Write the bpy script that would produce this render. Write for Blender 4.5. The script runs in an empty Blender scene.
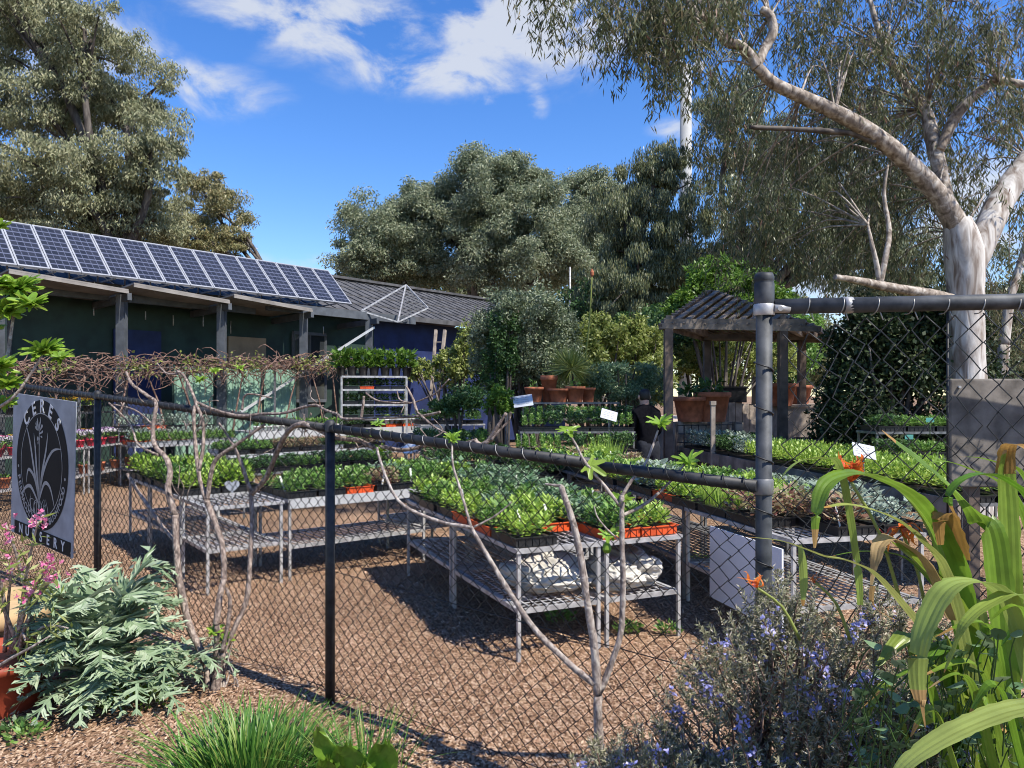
import bpy, bmesh, math, random
import numpy as np
from mathutils import Vector, Matrix
R = math.radians
sc = bpy.context.scene
COL = sc.collection
F, HZ, CZ = 750.0, 395.0, 1.65            # focal length in pixels, horizon row, eye height
def P(px, py, d):                          # design helper: picture point + real distance -> world point
    return Vector(((px - 512) / F * d, d, CZ - (py - HZ) / F * d))
def G(px, d): return Vector(((px - 512) / F * d, d, 0))
rng = np.random.default_rng(7)
random.seed(7)

# ------------------------------------------------------------------ materials
def nt(name):
    m = bpy.data.materials.new(name); m.use_nodes = True
    t = m.node_tree; return m, t, t.nodes['Principled BSDF'], t.nodes['Material Output']
def mat(name, col, rough=.6, var=.25, scale=8, metal=0, bump=0, spec=.4, col2=None, detail=6):
    m, t, b, o = nt(name); N = t.nodes; L = t.links
    tc = N.new('ShaderNodeTexCoord'); no = N.new('ShaderNodeTexNoise')
    no.inputs['Scale'].default_value = scale; no.inputs['Detail'].default_value = detail
    L.new(tc.outputs['Object'], no.inputs['Vector'])
    r = N.new('ShaderNodeValToRGB'); c2 = col2 or [c * (1 - var) for c in col]
    r.color_ramp.elements[0].position = .35; r.color_ramp.elements[1].position = .65
    r.color_ramp.elements[0].color = (*c2, 1); r.color_ramp.elements[1].color = (*[min(1, c * (1 + var * .6)) for c in col], 1)
    L.new(no.outputs['Fac'], r.inputs['Fac']); L.new(r.outputs['Color'], b.inputs['Base Color'])
    b.inputs['Roughness'].default_value = rough; b.inputs['Metallic'].default_value = metal
    b.inputs['Specular IOR Level'].default_value = spec
    if bump:
        bu = N.new('ShaderNodeBump'); bu.inputs['Strength'].default_value = bump; bu.inputs['Distance'].default_value = .02
        L.new(no.outputs['Fac'], bu.inputs['Height']); L.new(bu.outputs['Normal'], b.inputs['Normal'])
    return m
def leafmat(name, cols, trans=.3, rough=.45, spec=.35, mottle=0):
    m, t, b, o = nt(name); N = t.nodes; L = t.links
    g = N.new('ShaderNodeNewGeometry'); r = N.new('ShaderNodeValToRGB'); cr = r.color_ramp
    while len(cr.elements) < len(cols): cr.elements.new(.5)
    for i, c in enumerate(cols):
        cr.elements[i].position = i / max(1, len(cols) - 1); cr.elements[i].color = (*c, 1)
    L.new(g.outputs['Random Per Island'], r.inputs['Fac'])
    out = r.outputs['Color']
    if mottle:
        tc = N.new('ShaderNodeTexCoord'); no = N.new('ShaderNodeTexNoise'); no.inputs['Scale'].default_value = mottle; no.inputs['Detail'].default_value = 5
        L.new(tc.outputs['Object'], no.inputs['Vector'])
        rr = N.new('ShaderNodeMapRange'); rr.inputs['From Min'].default_value = .3; rr.inputs['From Max'].default_value = .7
        rr.inputs['To Min'].default_value = .7; rr.inputs['To Max'].default_value = 1.2; L.new(no.outputs['Fac'], rr.inputs['Value'])
        mx = N.new('ShaderNodeVectorMath'); mx.operation = 'SCALE'; L.new(out, mx.inputs[0]); L.new(rr.outputs[0], mx.inputs['Scale']); out = mx.outputs[0]
    L.new(out, b.inputs['Base Color']); b.inputs['Roughness'].default_value = rough; b.inputs['Specular IOR Level'].default_value = spec
    tr = N.new('ShaderNodeBsdfTranslucent'); L.new(out, tr.inputs['Color'])
    mi = N.new('ShaderNodeMixShader'); mi.inputs[0].default_value = trans
    L.new(b.outputs[0], mi.inputs[1]); L.new(tr.outputs[0], mi.inputs[2]); L.new(mi.outputs[0], o.inputs['Surface'])
    return m
def barkmat(name, c1, c2, c3, sc_=(6, 6, 1.2)):
    m, t, b, o = nt(name); N = t.nodes; L = t.links
    tc = N.new('ShaderNodeTexCoord'); mp = N.new('ShaderNodeMapping'); mp.inputs['Scale'].default_value = sc_
    no = N.new('ShaderNodeTexNoise'); no.inputs['Scale'].default_value = 1.4; no.inputs['Detail'].default_value = 9; no.inputs['Distortion'].default_value = .8
    L.new(tc.outputs['Object'], mp.inputs[0]); L.new(mp.outputs[0], no.inputs['Vector'])
    r = N.new('ShaderNodeValToRGB'); cr = r.color_ramp; cr.elements.new(.5)
    for e, p, c in zip(cr.elements, (.34, .5, .64), (c1, c2, c3)): e.position = p; e.color = (*c, 1)
    L.new(no.outputs['Fac'], r.inputs['Fac']); L.new(r.outputs['Color'], b.inputs['Base Color']); b.inputs['Roughness'].default_value = .8
    bu = N.new('ShaderNodeBump'); bu.inputs['Strength'].default_value = .5; bu.inputs['Distance'].default_value = .02
    L.new(no.outputs['Fac'], bu.inputs['Height']); L.new(bu.outputs['Normal'], b.inputs['Normal'])
    return m

M_ = {}
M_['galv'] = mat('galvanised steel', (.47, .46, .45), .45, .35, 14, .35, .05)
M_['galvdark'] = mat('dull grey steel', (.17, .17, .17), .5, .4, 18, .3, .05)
M_['blackpipe'] = mat('weathered black pipe', (.022, .023, .025), .55, .6, 24, 0, .06, .4, (.010, .010, .011))
M_['greypipe'] = mat('scuffed grey pipe', (.052, .055, .059), .6, .8, 16, .1, .12, .4, (.022, .025, .028))
M_['wire'] = mat('black coated wire', (.018, .018, .02), .45, .3, 40)
M_['lightwire'] = mat('bare tie wire', (.32, .31, .29), .45, .3, 40, .5)
M_['blackplastic'] = mat('black plastic tray', (.016, .016, .017), .4, .3, 20)
M_['orangeplastic'] = mat('orange plastic tray', (.62, .085, .018), .5, .25, 12)
M_['greyplastic'] = mat('grey plastic tray', (.30, .31, .32), .5, .25, 12)
M_['terracotta'] = mat('terracotta', (.36, .12, .058), .8, .35, 9, 0, .1)
M_['redpot'] = mat('red brown pot', (.30, .052, .022), .6, .3, 5, 0, .05)
M_['maroonpot'] = mat('maroon pot', (.20, .015, .035), .45, .2, 5)
M_['pinkpot'] = mat('pink red pot', (.55, .035, .06), .45, .2, 5)
M_['whitepot'] = mat('white pot', (.68, .66, .62), .6, .12, 9)
M_['soil'] = mat('potting mix', (.035, .022, .015), .95, .5, 60, 0, .6)
M_['card'] = mat('printed card', (.42, .44, .49), .6, .06, 3)
M_['white'] = mat('white sheet', (.70, .72, .76), .6, .06, 3)
M_['sack'] = mat('pale woven sack', (.50, .47, .41), .85, .3, 5, 0, .3)
M_['timber'] = mat('weathered timber', (.225, .185, .15), .85, .45, 5, 0, .3)
M_['paletimber'] = mat('grey pallet timber', (.34, .28, .225), .85, .4, 6, 0, .3)
M_['darktimber'] = mat('dark stained timber', (.13, .095, .075), .8, .4, 6, 0, .3)
M_['greenwall'] = mat('sage green sheeting', (.22, .36, .27), .6, .18, 2.5)
M_['darkgreen'] = mat('dark green boards', (.02, .045, .035), .6, .3, 3)
M_['navy'] = mat('navy sheeting', (.016, .028, .10), .6, .3, 3)
M_['cream'] = mat('tan board', (.30, .22, .14), .7, .2, 3)
M_['roofgrey'] = mat('grey roofing', (.085, .083, .085), .8, .4, 4, 0, .2)
M_['canopy'] = mat('canopy sheet', (.24, .22, .20), .7, .25, 3)
M_['steelblue'] = mat('blue grey painted steel', (.085, .093, .105), .5, .25, 6)
M_['panelframe'] = mat('dull panel frame', (.36, .37, .39), .45, .15, 10, .3)
M_['alu'] = mat('aluminium frame', (.62, .62, .61), .35, .1, 10, .4)
M_['board'] = mat('weathered grey board', (.18, .16, .14), .9, .5, 11, 0, .3, .2)
M_['concrete'] = mat('pale pole concrete', (.36, .36, .35), .8, .12, 2)
M_['signgrey'] = mat('blue grey sign sheet', (.29, .31, .345), .55, .2, 6)
M_['signblack'] = mat('black sign print', (.010, .010, .011), .7, .2, 9, 0, 0, .15)
M_['signline'] = mat('grey sign print', (.30, .31, .32), .5, .15, 9)
M_['signwhite'] = mat('white sign print', (.62, .63, .64), .5, .06, 9)
M_['skin'] = mat('skin', (.48, .27, .19), .5, .1, 6)
M_['blackcloth'] = mat('black cloth', (.006, .006, .008), 1, .3, 30, 0, .2, .05)
M_['denim'] = mat('dark trousers', (.016, .018, .026), .9, .3, 30, 0, .2)
M_['hair'] = mat('dark hair', (.012, .009, .008), .5, .3, 40)
M_['glass'] = mat('dark window glass', (.03, .035, .04), .08, .2, 2)
M_['bark_fig'] = barkmat('fig bark', (.13, .10, .085), (.27, .22, .19), (.42, .37, .32), (34, 34, 22))
M_['bark_figred'] = barkmat('reddish fig bark', (.075, .055, .045), (.19, .14, .115), (.36, .29, .24), (34, 34, 22))
M_['bark_gum'] = barkmat('pale gum bark', (.17, .125, .095), (.41, .37, .33), (.58, .55, .51), (7, 7, 1.5))
M_['bark_limb'] = barkmat('tan gum limb', (.10, .075, .055), (.27, .22, .175), (.47, .42, .36), (9, 9, 6))
M_['bark_dark'] = barkmat('dark bark', (.03, .022, .018), (.075, .06, .05), (.14, .12, .10), (4, 4, 1.2))
M_['deadwood'] = barkmat('dry creeper stem', (.07, .04, .03), (.17, .095, .07), (.29, .20, .155), (9, 9, 9))
M_['gumleaf'] = leafmat('gum leaf', [(.135, .155, .08), (.235, .25, .135), (.335, .335, .19), (.45, .43, .27)], .36, .5, .3)
M_['gumleaf3'] = leafmat('grey green gum leaf', [(.11, .145, .08), (.20, .24, .14), (.30, .33, .205), (.41, .42, .29)], .36, .5, .3)
M_['gumleaf2'] = leafmat('olive gum leaf', [(.11, .12, .05), (.20, .20, .085), (.30, .275, .13), (.34, .27, .13)], .3, .45, .4)
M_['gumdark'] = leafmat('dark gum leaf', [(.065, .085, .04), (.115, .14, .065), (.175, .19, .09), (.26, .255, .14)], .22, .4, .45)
M_['gumhang'] = leafmat('hanging gum leaf', [(.05, .068, .032), (.10, .118, .052), (.155, .165, .075), (.22, .18, .105)], .34, .5, .25)
M_['deadleaf'] = leafmat('dry reddish leaf', [(.16, .075, .05), (.25, .14, .10), (.33, .22, .16)], .25)
M_['limeleaf'] = leafmat('lime seedling leaf', [(.19, .32, .04), (.30, .45, .06), (.42, .54, .10), (.34, .47, .12)], .35, .45, .4)
M_['midleaf'] = leafmat('mid green leaf', [(.07, .16, .03), (.13, .26, .05), (.20, .34, .07), (.27, .38, .13)], .3)
M_['blueleaf'] = leafmat('blue green leaf', [(.07, .14, .065), (.12, .21, .10), (.19, .28, .15), (.29, .37, .23)], .25)
M_['silverleaf'] = leafmat('silver leaf', [(.17, .23, .17), (.28, .34, .27), (.40, .46, .38)], .2, .6, .25)
M_['redleaf'] = leafmat('reddish leaf', [(.15, .05, .045), (.30, .17, .11), (.27, .27, .12), (.40, .30, .20)], .3)
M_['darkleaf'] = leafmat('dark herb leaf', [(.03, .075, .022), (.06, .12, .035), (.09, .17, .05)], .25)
M_['yellowgreen'] = leafmat('yellow green leaf', [(.12, .17, .035), (.22, .27, .06), (.32, .36, .10), (.42, .44, .18)], .35)
M_['brightgreen'] = leafmat('bright green leaf', [(.06, .14, .02), (.12, .22, .03), (.18, .29, .05)], .35)
M_['oliveleaf'] = leafmat('grey olive leaf', [(.075, .11, .05), (.15, .195, .10), (.25, .29, .17), (.38, .41, .28)], .2, .5, .4)
M_['ivy'] = leafmat('dark ivy leaf', [(.010, .022, .009), (.022, .042, .015), (.042, .065, .025), (.09, .10, .045)], .15, .5, .2)  # lighter leaf colours put in to stand for sunlit leaves
M_['figleaf'] = leafmat('young fig leaf', [(.16, .30, .03), (.24, .40, .045), (.34, .48, .07)], .42, .35, .45, 18)
M_['chard'] = leafmat('chard leaf', [(.12, .27, .025), (.20, .36, .04), (.26, .38, .05)], .4, .35, .5, 25)
M_['cardoon'] = leafmat('silver green thistle leaf', [(.15, .22, .11), (.22, .30, .17), (.31, .39, .24), (.42, .48, .34)], .2, .55, .3)
M_['tussock'] = leafmat('tussock blade', [(.045, .13, .02), (.08, .20, .03), (.13, .27, .045), (.28, .33, .08)], .35, .4, .45)
M_['strap'] = leafmat('strap leaf', [(.09, .20, .015), (.13, .26, .025), (.19, .31, .035), (.27, .34, .05)], .42, .35, .5, 14)
M_['strapold'] = leafmat('yellowed strap leaf', [(.23, .32, .065), (.30, .36, .09), (.36, .34, .12)], .35, .4, .4, 9)
M_['strapbrown'] = leafmat('browned strap tip', [(.34, .19, .05), (.44, .26, .09), (.40, .30, .16)], .35, .6, .2, 14)
M_['rosemary'] = leafmat('rosemary needle', [(.11, .12, .06), (.20, .205, .11), (.33, .31, .20), (.47, .41, .33)], .15, .5, .35)
M_['bluepetal'] = leafmat('blue violet petal', [(.26, .27, .62), (.38, .38, .72), (.54, .50, .80)], .3)
M_['pinkpetal'] = leafmat('pink petal', [(.62, .10, .26), (.74, .22, .40), (.82, .50, .60)], .35)
M_['whitepetal'] = leafmat('white petal', [(.62, .60, .58), (.74, .72, .70), (.66, .52, .66)], .3)
M_['violetpetal'] = leafmat('violet petal', [(.42, .20, .52), (.60, .42, .66), (.72, .62, .74)], .3)
M_['yellowpetal'] = leafmat('yellow petal', [(.62, .50, .02), (.70, .34, .02), (.72, .62, .10)], .3)
M_['orangepetal'] = leafmat('orange red petal', [(.70, .15, .02), (.82, .27, .05), (.62, .10, .04)], .35)
M_['chip'] = leafmat('wood chip', [(.09, .05, .03), (.25, .14, .085), (.38, .23, .15), (.56, .41, .29), (.15, .08, .045)], 0, .9, .15)

# ------------------------------------------------------------------ object helpers
def tag(o, label=None, cat=None, group=None, kind=None):
    if label: o['label'] = label
    if cat: o['category'] = cat
    if group: o['group'] = group
    if kind: o['kind'] = kind
    return o
def root(name, label, cat, loc, group=None, rz=0, rx=0, ry=0):
    o = bpy.data.objects.new(name, None); COL.objects.link(o); o.empty_display_size = .1
    o.location = loc; o.rotation_euler = (rx, ry, rz); return tag(o, label, cat, group)
def origin(o):
    v = Vector((0, 0, 0))
    while o is not None: v = v + Vector(o.location); o = o.parent
    return v
def link(name, me, m, parent=None):
    o = bpy.data.objects.new(name, me); COL.objects.link(o)
    if m is not None and not me.materials: me.materials.append(m)
    if parent is not None: o.parent = parent
    return o
def npmesh(name, V, Q, smooth=False):
    """V (n,3), Q (m,k) faces all of k corners"""
    me = bpy.data.meshes.new(name); V = np.asarray(V, np.float32); Q = np.asarray(Q, np.int32)
    me.vertices.add(len(V)); me.vertices.foreach_set('co', V.ravel())
    k = Q.shape[1]; me.loops.add(Q.size); me.loops.foreach_set('vertex_index', Q.ravel())
    me.polygons.add(len(Q)); me.polygons.foreach_set('loop_start', np.arange(0, Q.size, k, dtype=np.int32))
    me.polygons.foreach_set('loop_total', np.full(len(Q), k, np.int32))
    if smooth: me.polygons.foreach_set('use_smooth', np.ones(len(Q), bool))
    me.update(calc_edges=True); me.validate(); return me
def smooth_path(pts, rad, k=4):
    n = len(pts)
    if n < 3 or k < 2: return [Vector(p) for p in pts], list(rad)
    op, orr = [], []
    for i in range(n - 1):
        p0, p1, p2, p3 = (Vector(pts[max(0, i - 1)]), Vector(pts[i]), Vector(pts[i + 1]), Vector(pts[min(n - 1, i + 2)]))
        for j in range(k):
            t = j / k
            op.append(.5 * ((2 * p1) + (p2 - p0) * t + (2 * p0 - 5 * p1 + 4 * p2 - p3) * t * t + (3 * p1 - p0 - 3 * p2 + p3) * t ** 3))
            orr.append(rad[i] * (1 - t) + rad[i + 1] * t)
    op.append(Vector(pts[-1])); orr.append(rad[-1]); return op, orr
class MB:
    def __init__(s): s.v, s.f, s.sm = [], [], []
    def add(s, vs, fs, smooth=False):
        b = len(s.v); s.v += [tuple(v) for v in vs]; s.f += [tuple(b + i for i in f) for f in fs]; s.sm += [smooth] * len(fs); return s
    def box(s, c, size, rz=0, mtx=None):
        x, y, z = [a / 2 for a in size]; q = Matrix.Rotation(rz, 3, 'Z') if mtx is None else mtx; c = Vector(c)
        vs = [c + q @ Vector((sx * x, sy * y, sz * z)) for sx in (-1, 1) for sy in (-1, 1) for sz in (-1, 1)]
        return s.add(vs, [(0, 1, 3, 2), (4, 6, 7, 5), (0, 4, 5, 1), (2, 3, 7, 6), (0, 2, 6, 4), (1, 5, 7, 3)])
    def beam(s, p, q, w, h, up=(0, 0, 1)):
        p, q = Vector(p), Vector(q); d = (q - p); L = d.length; d.normalize(); up = Vector(up)
        if abs(d.dot(up)) > .98: up = Vector((0, 1, 0))
        x = d.cross(up).normalized(); z = x.cross(d)
        return s.box((p + q) / 2, (w, L, h), mtx=Matrix((x, d, z)).transposed())
    def tube(s, pts, rad, n=8, k=4, cap=True, jit=0, smooth=True):
        if not hasattr(rad, '__len__'): rad = [rad] * len(pts)
        pts, rad = smooth_path(pts, rad, k); b = len(s.v); m = len(pts); x = None
        for i in range(m):
            d = (pts[min(m - 1, i + 1)] - pts[max(0, i - 1)])
            d = d.normalized() if d.length > 1e-9 else Vector((0, 0, 1))
            if x is None: x = d.cross(Vector((.31, .21, .93)) if abs(d.z) < .9 else Vector((1, 0, 0))).normalized()
            x = (x - d * x.dot(d)).normalized(); y = d.cross(x)
            for j in range(n):
                a = 2 * math.pi * j / n; r = rad[i] * (1 + jit * (random.random() - .5))
                s.v.append(tuple(pts[i] + x * (math.cos(a) * r) + y * (math.sin(a) * r)))
        for i in range(m - 1):
            for j in range(n):
                j2 = (j + 1) % n; s.f.append((b + i * n + j, b + i * n + j2, b + (i + 1) * n + j2, b + (i + 1) * n + j)); s.sm.append(smooth)
        if cap:
            s.f.append(tuple(b + j for j in range(n))[::-1]); s.f.append(tuple(b + (m - 1) * n + j for j in range(n))); s.sm += [False, False]
        return s
    def lathe(s, prof, c=(0, 0, 0), n=20):
        b = len(s.v); c = Vector(c)
        for r, z in prof:
            for j in range(n):
                a = 2 * math.pi * j / n; s.v.append(tuple(c + Vector((r * math.cos(a), r * math.sin(a), z))))
        for i in range(len(prof) - 1):
            for j in range(n):
                j2 = (j + 1) % n; s.f.append((b + i * n + j, b + i * n + j2, b + (i + 1) * n + j2, b + (i + 1) * n + j)); s.sm.append(n > 12)
        return s
    def strap(s, pts, wid, fold=.2, side=None, k=6, t0=0., t1=1.):
        """broad leaf: nine vertices across in shallow ribs, edges slightly uneven"""
        pts, wid = smooth_path(pts, wid, k); N0 = len(pts); i0, i1 = int(t0 * (N0 - 1)), int(t1 * (N0 - 1)); b = len(s.v); m = len(pts); st = random.getstate(); random.seed(int(abs(pts[0].x * 1e4)) + N0)
        js = [random.gauss(0, .05) for _ in range(2 * m)]; tw = random.gauss(0, .25); random.setstate(st)
        for i in range(i0, i1 + 1):
            d = (pts[min(m - 1, i + 1)] - pts[max(0, i - 1)]).normalized()
            if side is not None: x = Vector(side); x = (x - d * x.dot(d)).normalized()
            else:
                x = d.cross(Vector((0, 0, 1))); x = x.normalized() if x.length > .15 else Vector((1, 0, 0))
            nrm = x.cross(d); a = tw * i / m; x, nrm = x * math.cos(a) + nrm * math.sin(a), nrm * math.cos(a) - x * math.sin(a)
            for c in range(9):
                u = (c - 4) / 4; w_ = wid[i] / 2 * (1 + (js[2 * i] if u < 0 else js[2 * i + 1]) * (abs(u) > .9)); s.v.append(tuple(pts[i] + x * (w_ * u) + nrm * (w_ * (fold * abs(u) + .035 * (c % 2)))))
        for i in range(i1 - i0):
            for c in range(8): a = b + 9 * i + c; s.f.append((a, a + 1, a + 10, a + 9)); s.sm.append(False)
        return s
    def ribbon(s, pts, wid, fold=.15, side=None, k=4, up=None):
        """strap leaf: three vertices across, folded along its midrib"""
        pts, wid = smooth_path(pts, wid, k); b = len(s.v); m = len(pts)
        for i in range(m):
            d = (pts[min(m - 1, i + 1)] - pts[max(0, i - 1)]).normalized()
            if side is not None: x = Vector(side); x = (x - d * x.dot(d)).normalized()
            else:
                x = d.cross(Vector((0, 0, 1))); x = x.normalized() if x.length > .15 else Vector((1, 0, 0))
            nrm = x.cross(d); w = wid[i] / 2
            s.v += [tuple(pts[i] - x * w + nrm * (w * fold)), tuple(pts[i]), tuple(pts[i] + x * w + nrm * (w * fold))]
        for i in range(m - 1):
            a = b + 3 * i; s.f += [(a, a + 1, a + 4, a + 3), (a + 1, a + 2, a + 5, a + 4)]; s.sm += [True, True]
        return s
    def build(s, name, m, parent=None, loc=None):
        me = bpy.data.meshes.new(name); o0 = origin(parent) if parent is not None else Vector((0, 0, 0))
        if parent is not None and loc is None:
            vs = [tuple(Vector(v) - o0) for v in s.v]
        elif loc is not None: vs = [tuple(Vector(v) - Vector(loc)) for v in s.v]
        else: vs = s.v
        me.from_pydata(vs, [], s.f); me.polygons.foreach_set('use_smooth', s.sm); me.update()
        o = link(name, me, m, parent)
        if parent is None and loc is not None: o.location = loc
        return o
    def local(s, name, m, parent=None):
        me = bpy.data.meshes.new(name); me.from_pydata(s.v, [], s.f); me.polygons.foreach_set('use_smooth', s.sm); me.update()
        return link(name, me, m, parent)
def copy_tree(o, parent=None):
    c = o.copy(); COL.objects.link(c)
    if parent is not None: c.parent = parent
    for ch in list(o.children): copy_tree(ch, c)
    return c
def unit(a):
    return a / np.maximum(np.linalg.norm(a, axis=1, keepdims=True), 1e-9)
def leaf_quads(pts, dirs, ln, wd, nrm=None):
    n = len(pts); r = rng.normal(size=(n, 3)) if nrm is None else nrm
    side = unit(np.cross(dirs, r)); ln = np.broadcast_to(ln, (n,))[:, None]; wd = np.broadcast_to(wd, (n,))[:, None]
    V = np.empty((n, 4, 3)); V[:, 0] = pts; mid = pts + dirs * ln * .45
    V[:, 1] = mid + side * wd / 2; V[:, 2] = pts + dirs * ln; V[:, 3] = mid - side * wd / 2
    return V.reshape(-1, 3), np.arange(4 * n).reshape(-1, 4)
def leaves(name, m, pts, dirs, ln, wd, parent=None, nrm=None, kind=None):
    V, Q = leaf_quads(pts, dirs, ln, wd, nrm)
    if parent is not None: V = V - np.array(origin(parent))
    o = link(name, npmesh(name, V, Q), m, parent)
    if kind: o['kind'] = kind
    return o
def sub_centres(clumps, per, lo=.35):
    out = []
    for (c, r) in clumps:
        c = np.array(c); r = np.array(r)
        u = unit(rng.normal(size=(per, 3))); q = rng.uniform(lo ** 2, 1, size=(per, 1)) ** .5
        for p in c + u * q * r: out.append((p, r))
    return out
def crown_points(subs, n, sr):
    w = np.array([s[1][0] * s[1][2] for s in subs]); w = w / w.sum()
    idx = rng.choice(len(subs), n, p=w); C = np.array([s[0] for s in subs])[idx]; Rr = np.array([s[1] for s in subs])[idx]
    g = rng.normal(size=(n, 3)); g = unit(g) * (rng.random((n, 1)) ** .5)
    return C + g * Rr * sr * rng.uniform(.6, 1.25, (len(subs), 1))[idx]
def droop_dirs(n, droop, out=None):
    d = unit(rng.normal(size=(n, 3))) * (1 - droop); d[:, 2] -= droop
    return unit(d)
def sunward(n, k=1.1):                        # leaves turn their blades towards the light
    return rng.normal(size=(n, 3)) + np.array([.45, -.33, .75]) * k
def tree(name, label, base, fork, clumps, n, ll, lw, leafm, barkm, tr=.2, per=14, sr=.3, droop=.45, group=None, cat='tree', twigs=3, lo=.35, dense=1.0):
    rt = root(name, label, cat, base, group)
    per = int(per * 2.8); lo = .2; sr = sr * (.88 + .2 * (dense - 1)); n = int(n * 2.7 * dense); per = int(per * dense); ll *= .58; lw *= .66
    subs = sub_centres(clumps, per, lo)
    t = MB(); base = Vector(base); fork = Vector(fork)
    mid = base.lerp(fork, .5) + Vector((random.uniform(-.1, .1), 0, 0)) * (fork - base).length * .3
    t.tube([base, mid, fork], [tr * 1.25, tr, tr * .85], 10, 4, jit=.12)
    k = 0
    for (c, r) in clumps:
        c = Vector(c); m1 = fork.lerp(c, .5) + Vector((random.uniform(-.2, .2), random.uniform(-.2, .2), .12)) * (c - fork).length * .6
        t.tube([fork, m1, c], [tr * .6, tr * .4, tr * .2], 7, 4, jit=.1)
        ss = subs[k * per:(k + 1) * per]; k += 1
        for q in random.sample(ss, min(twigs, len(ss))):
            e = Vector(q[0]); s0 = m1.lerp(c, random.uniform(.2, 1))
            t.tube([s0, s0.lerp(e, .5) + Vector((0, 0, .1)) * (e - s0).length, e], [tr * .2, tr * .13, tr * .05], 5, 3)
    t.build('trunk', barkm, rt)
    pts = crown_points(subs, n, sr)
    leaves('crown', leafm, pts, droop_dirs(n, droop), rng.uniform(.7, 1.3, n) * ll, rng.uniform(.7, 1.3, n) * lw, rt, nrm=sunward(n))
    return rt
# ------------------------------------------------------------------ camera, sky, sun
cam = bpy.data.objects.new('camera', bpy.data.cameras.new('camera')); COL.objects.link(cam); sc.camera = cam
cam.location = (0, 0, CZ); cam.rotation_euler = (R(90), 0, 0); cam.data.sensor_width = 36
cam.data.lens = 36 * F / 1024; cam.data.shift_y = (HZ - 384) / 1024; cam.data.clip_end = 3000; cam.data.clip_start = .05
SUNH = Vector((.81, -.59, 0)).normalized(); SUNEL = R(53)
S = Vector((SUNH.x * math.cos(SUNEL), SUNH.y * math.cos(SUNEL), math.sin(SUNEL)))
sl = bpy.data.lights.new('sun', 'SUN'); sl.energy = 5.0; sl.angle = R(.5); sl.color = (1, .945, .85)
so = bpy.data.objects.new('sun', sl); COL.objects.link(so); so.rotation_euler = S.to_track_quat('Z', 'Y').to_euler(); so.location = S * 50
w = bpy.data.worlds.new('World'); sc.world = w; w.use_nodes = True; T = w.node_tree; N = T.nodes; L = T.links
bg = N['Background']; sky = N.new('ShaderNodeTexSky'); sky.sky_type = 'NISHITA'; sky.sun_disc = False
sky.sun_elevation = SUNEL; sky.sun_rotation = math.atan2(SUNH.x, SUNH.y); sky.air_density = 1.0; sky.dust_density = .2; sky.ozone_density = 3.0
bg.inputs['Strength'].default_value = .10
tc = N.new('ShaderNodeTexCoord'); sp = N.new('ShaderNodeSeparateXYZ'); L.new(tc.outputs['Generated'], sp.inputs[0])
def mth(op, a, b=None, c=None):
    n = N.new('ShaderNodeMath'); n.operation = op
    for i, v in enumerate((a, b, c)):
        if v is None: continue
        if isinstance(v, (int, float)): n.inputs[i].default_value = v
        else: L.new(v, n.inputs[i])
    return n.outputs[0]
az = mth('ARCTAN2', sp.outputs[0], sp.outputs[1]); el = mth('ARCSINE', sp.outputs[2])
cb = N.new('ShaderNodeCombineXYZ'); L.new(mth('MULTIPLY', az, 1.0), cb.inputs[0]); L.new(mth('MULTIPLY', el, 1.9), cb.inputs[1])
no = N.new('ShaderNodeTexNoise'); no.inputs['Scale'].default_value = 8.5; no.inputs['Detail'].default_value = 9; no.inputs['Roughness'].default_value = .58; no.inputs['Distortion'].default_value = .35
L.new(cb.outputs[0], no.inputs['Vector'])
# where the cloud banks stand in the sky: (azimuth, elevation, half sizes, weight)
banks = []
for (px, py, rx, ry, wt) in [(350, 28, 150, 34, 1.12), (540, 20, 140, 52, 1.4), (440, 72, 120, 24, 1.12), (180, 86, 95, 24, 1.1), (60, 60, 110, 60, 1.05), (240, 12, 70, 25, .9),
                             (310, 268, 90, 16, .85), (536, 100, 16, 26, .75), (490, 104, 26, 12, .75), (672, 130, 30, 12, .9), (930, 215, 120, 60, 1.25), (760, 300, 320, 60, .8), (120, 170, 140, 30, .4)]:
    v = Vector(((px - 512) / F, 1, (HZ - py) / F)); a0 = math.atan2(v.x, v.y); e0 = math.asin(v.normalized().z)
    dx = mth('DIVIDE', mth('SUBTRACT', az, a0), rx / F * .8); dy = mth('DIVIDE', mth('SUBTRACT', el, e0), ry / F * .85)
    r2 = mth('ADD', mth('MULTIPLY', dx, dx), mth('MULTIPLY', dy, dy))
    banks.append(mth('MULTIPLY', mth('EXPONENT', mth('MULTIPLY', r2, -.8)), wt))
acc = banks[0]
for b_ in banks[1:]: acc = mth('MAXIMUM', acc, b_)
cl = mth('MULTIPLY', acc, mth('MULTIPLY_ADD', no.outputs['Fac'], 4.4, -1.5))
mr = N.new('ShaderNodeMapRange'); mr.inputs['From Min'].default_value = .16; mr.inputs['From Max'].default_value = .95; mr.inputs['To Max'].default_value = .8; mr.interpolation_type = 'SMOOTHSTEP'
L.new(cl, mr.inputs['Value'])
hs = N.new('ShaderNodeHueSaturation'); hs.inputs['Saturation'].default_value = 1.3; hs.inputs['Value'].default_value = 1.5; hs.inputs['Hue'].default_value = .512; L.new(sky.outputs[0], hs.inputs['Color'])
mx = N.new('ShaderNodeMixRGB'); L.new(mr.outputs[0], mx.inputs['Fac']); L.new(hs.outputs[0], mx.inputs['Color1']); mx.inputs['Color2'].default_value = (5.2, 5.4, 5.7, 1)
L.new(mx.outputs[0], bg.inputs['Color'])
vs = sc.view_settings; vs.view_transform = 'Standard'; vs.look = 'None'; vs.gamma = 1; vs.exposure = .58; vs.use_curve_mapping = False
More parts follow.
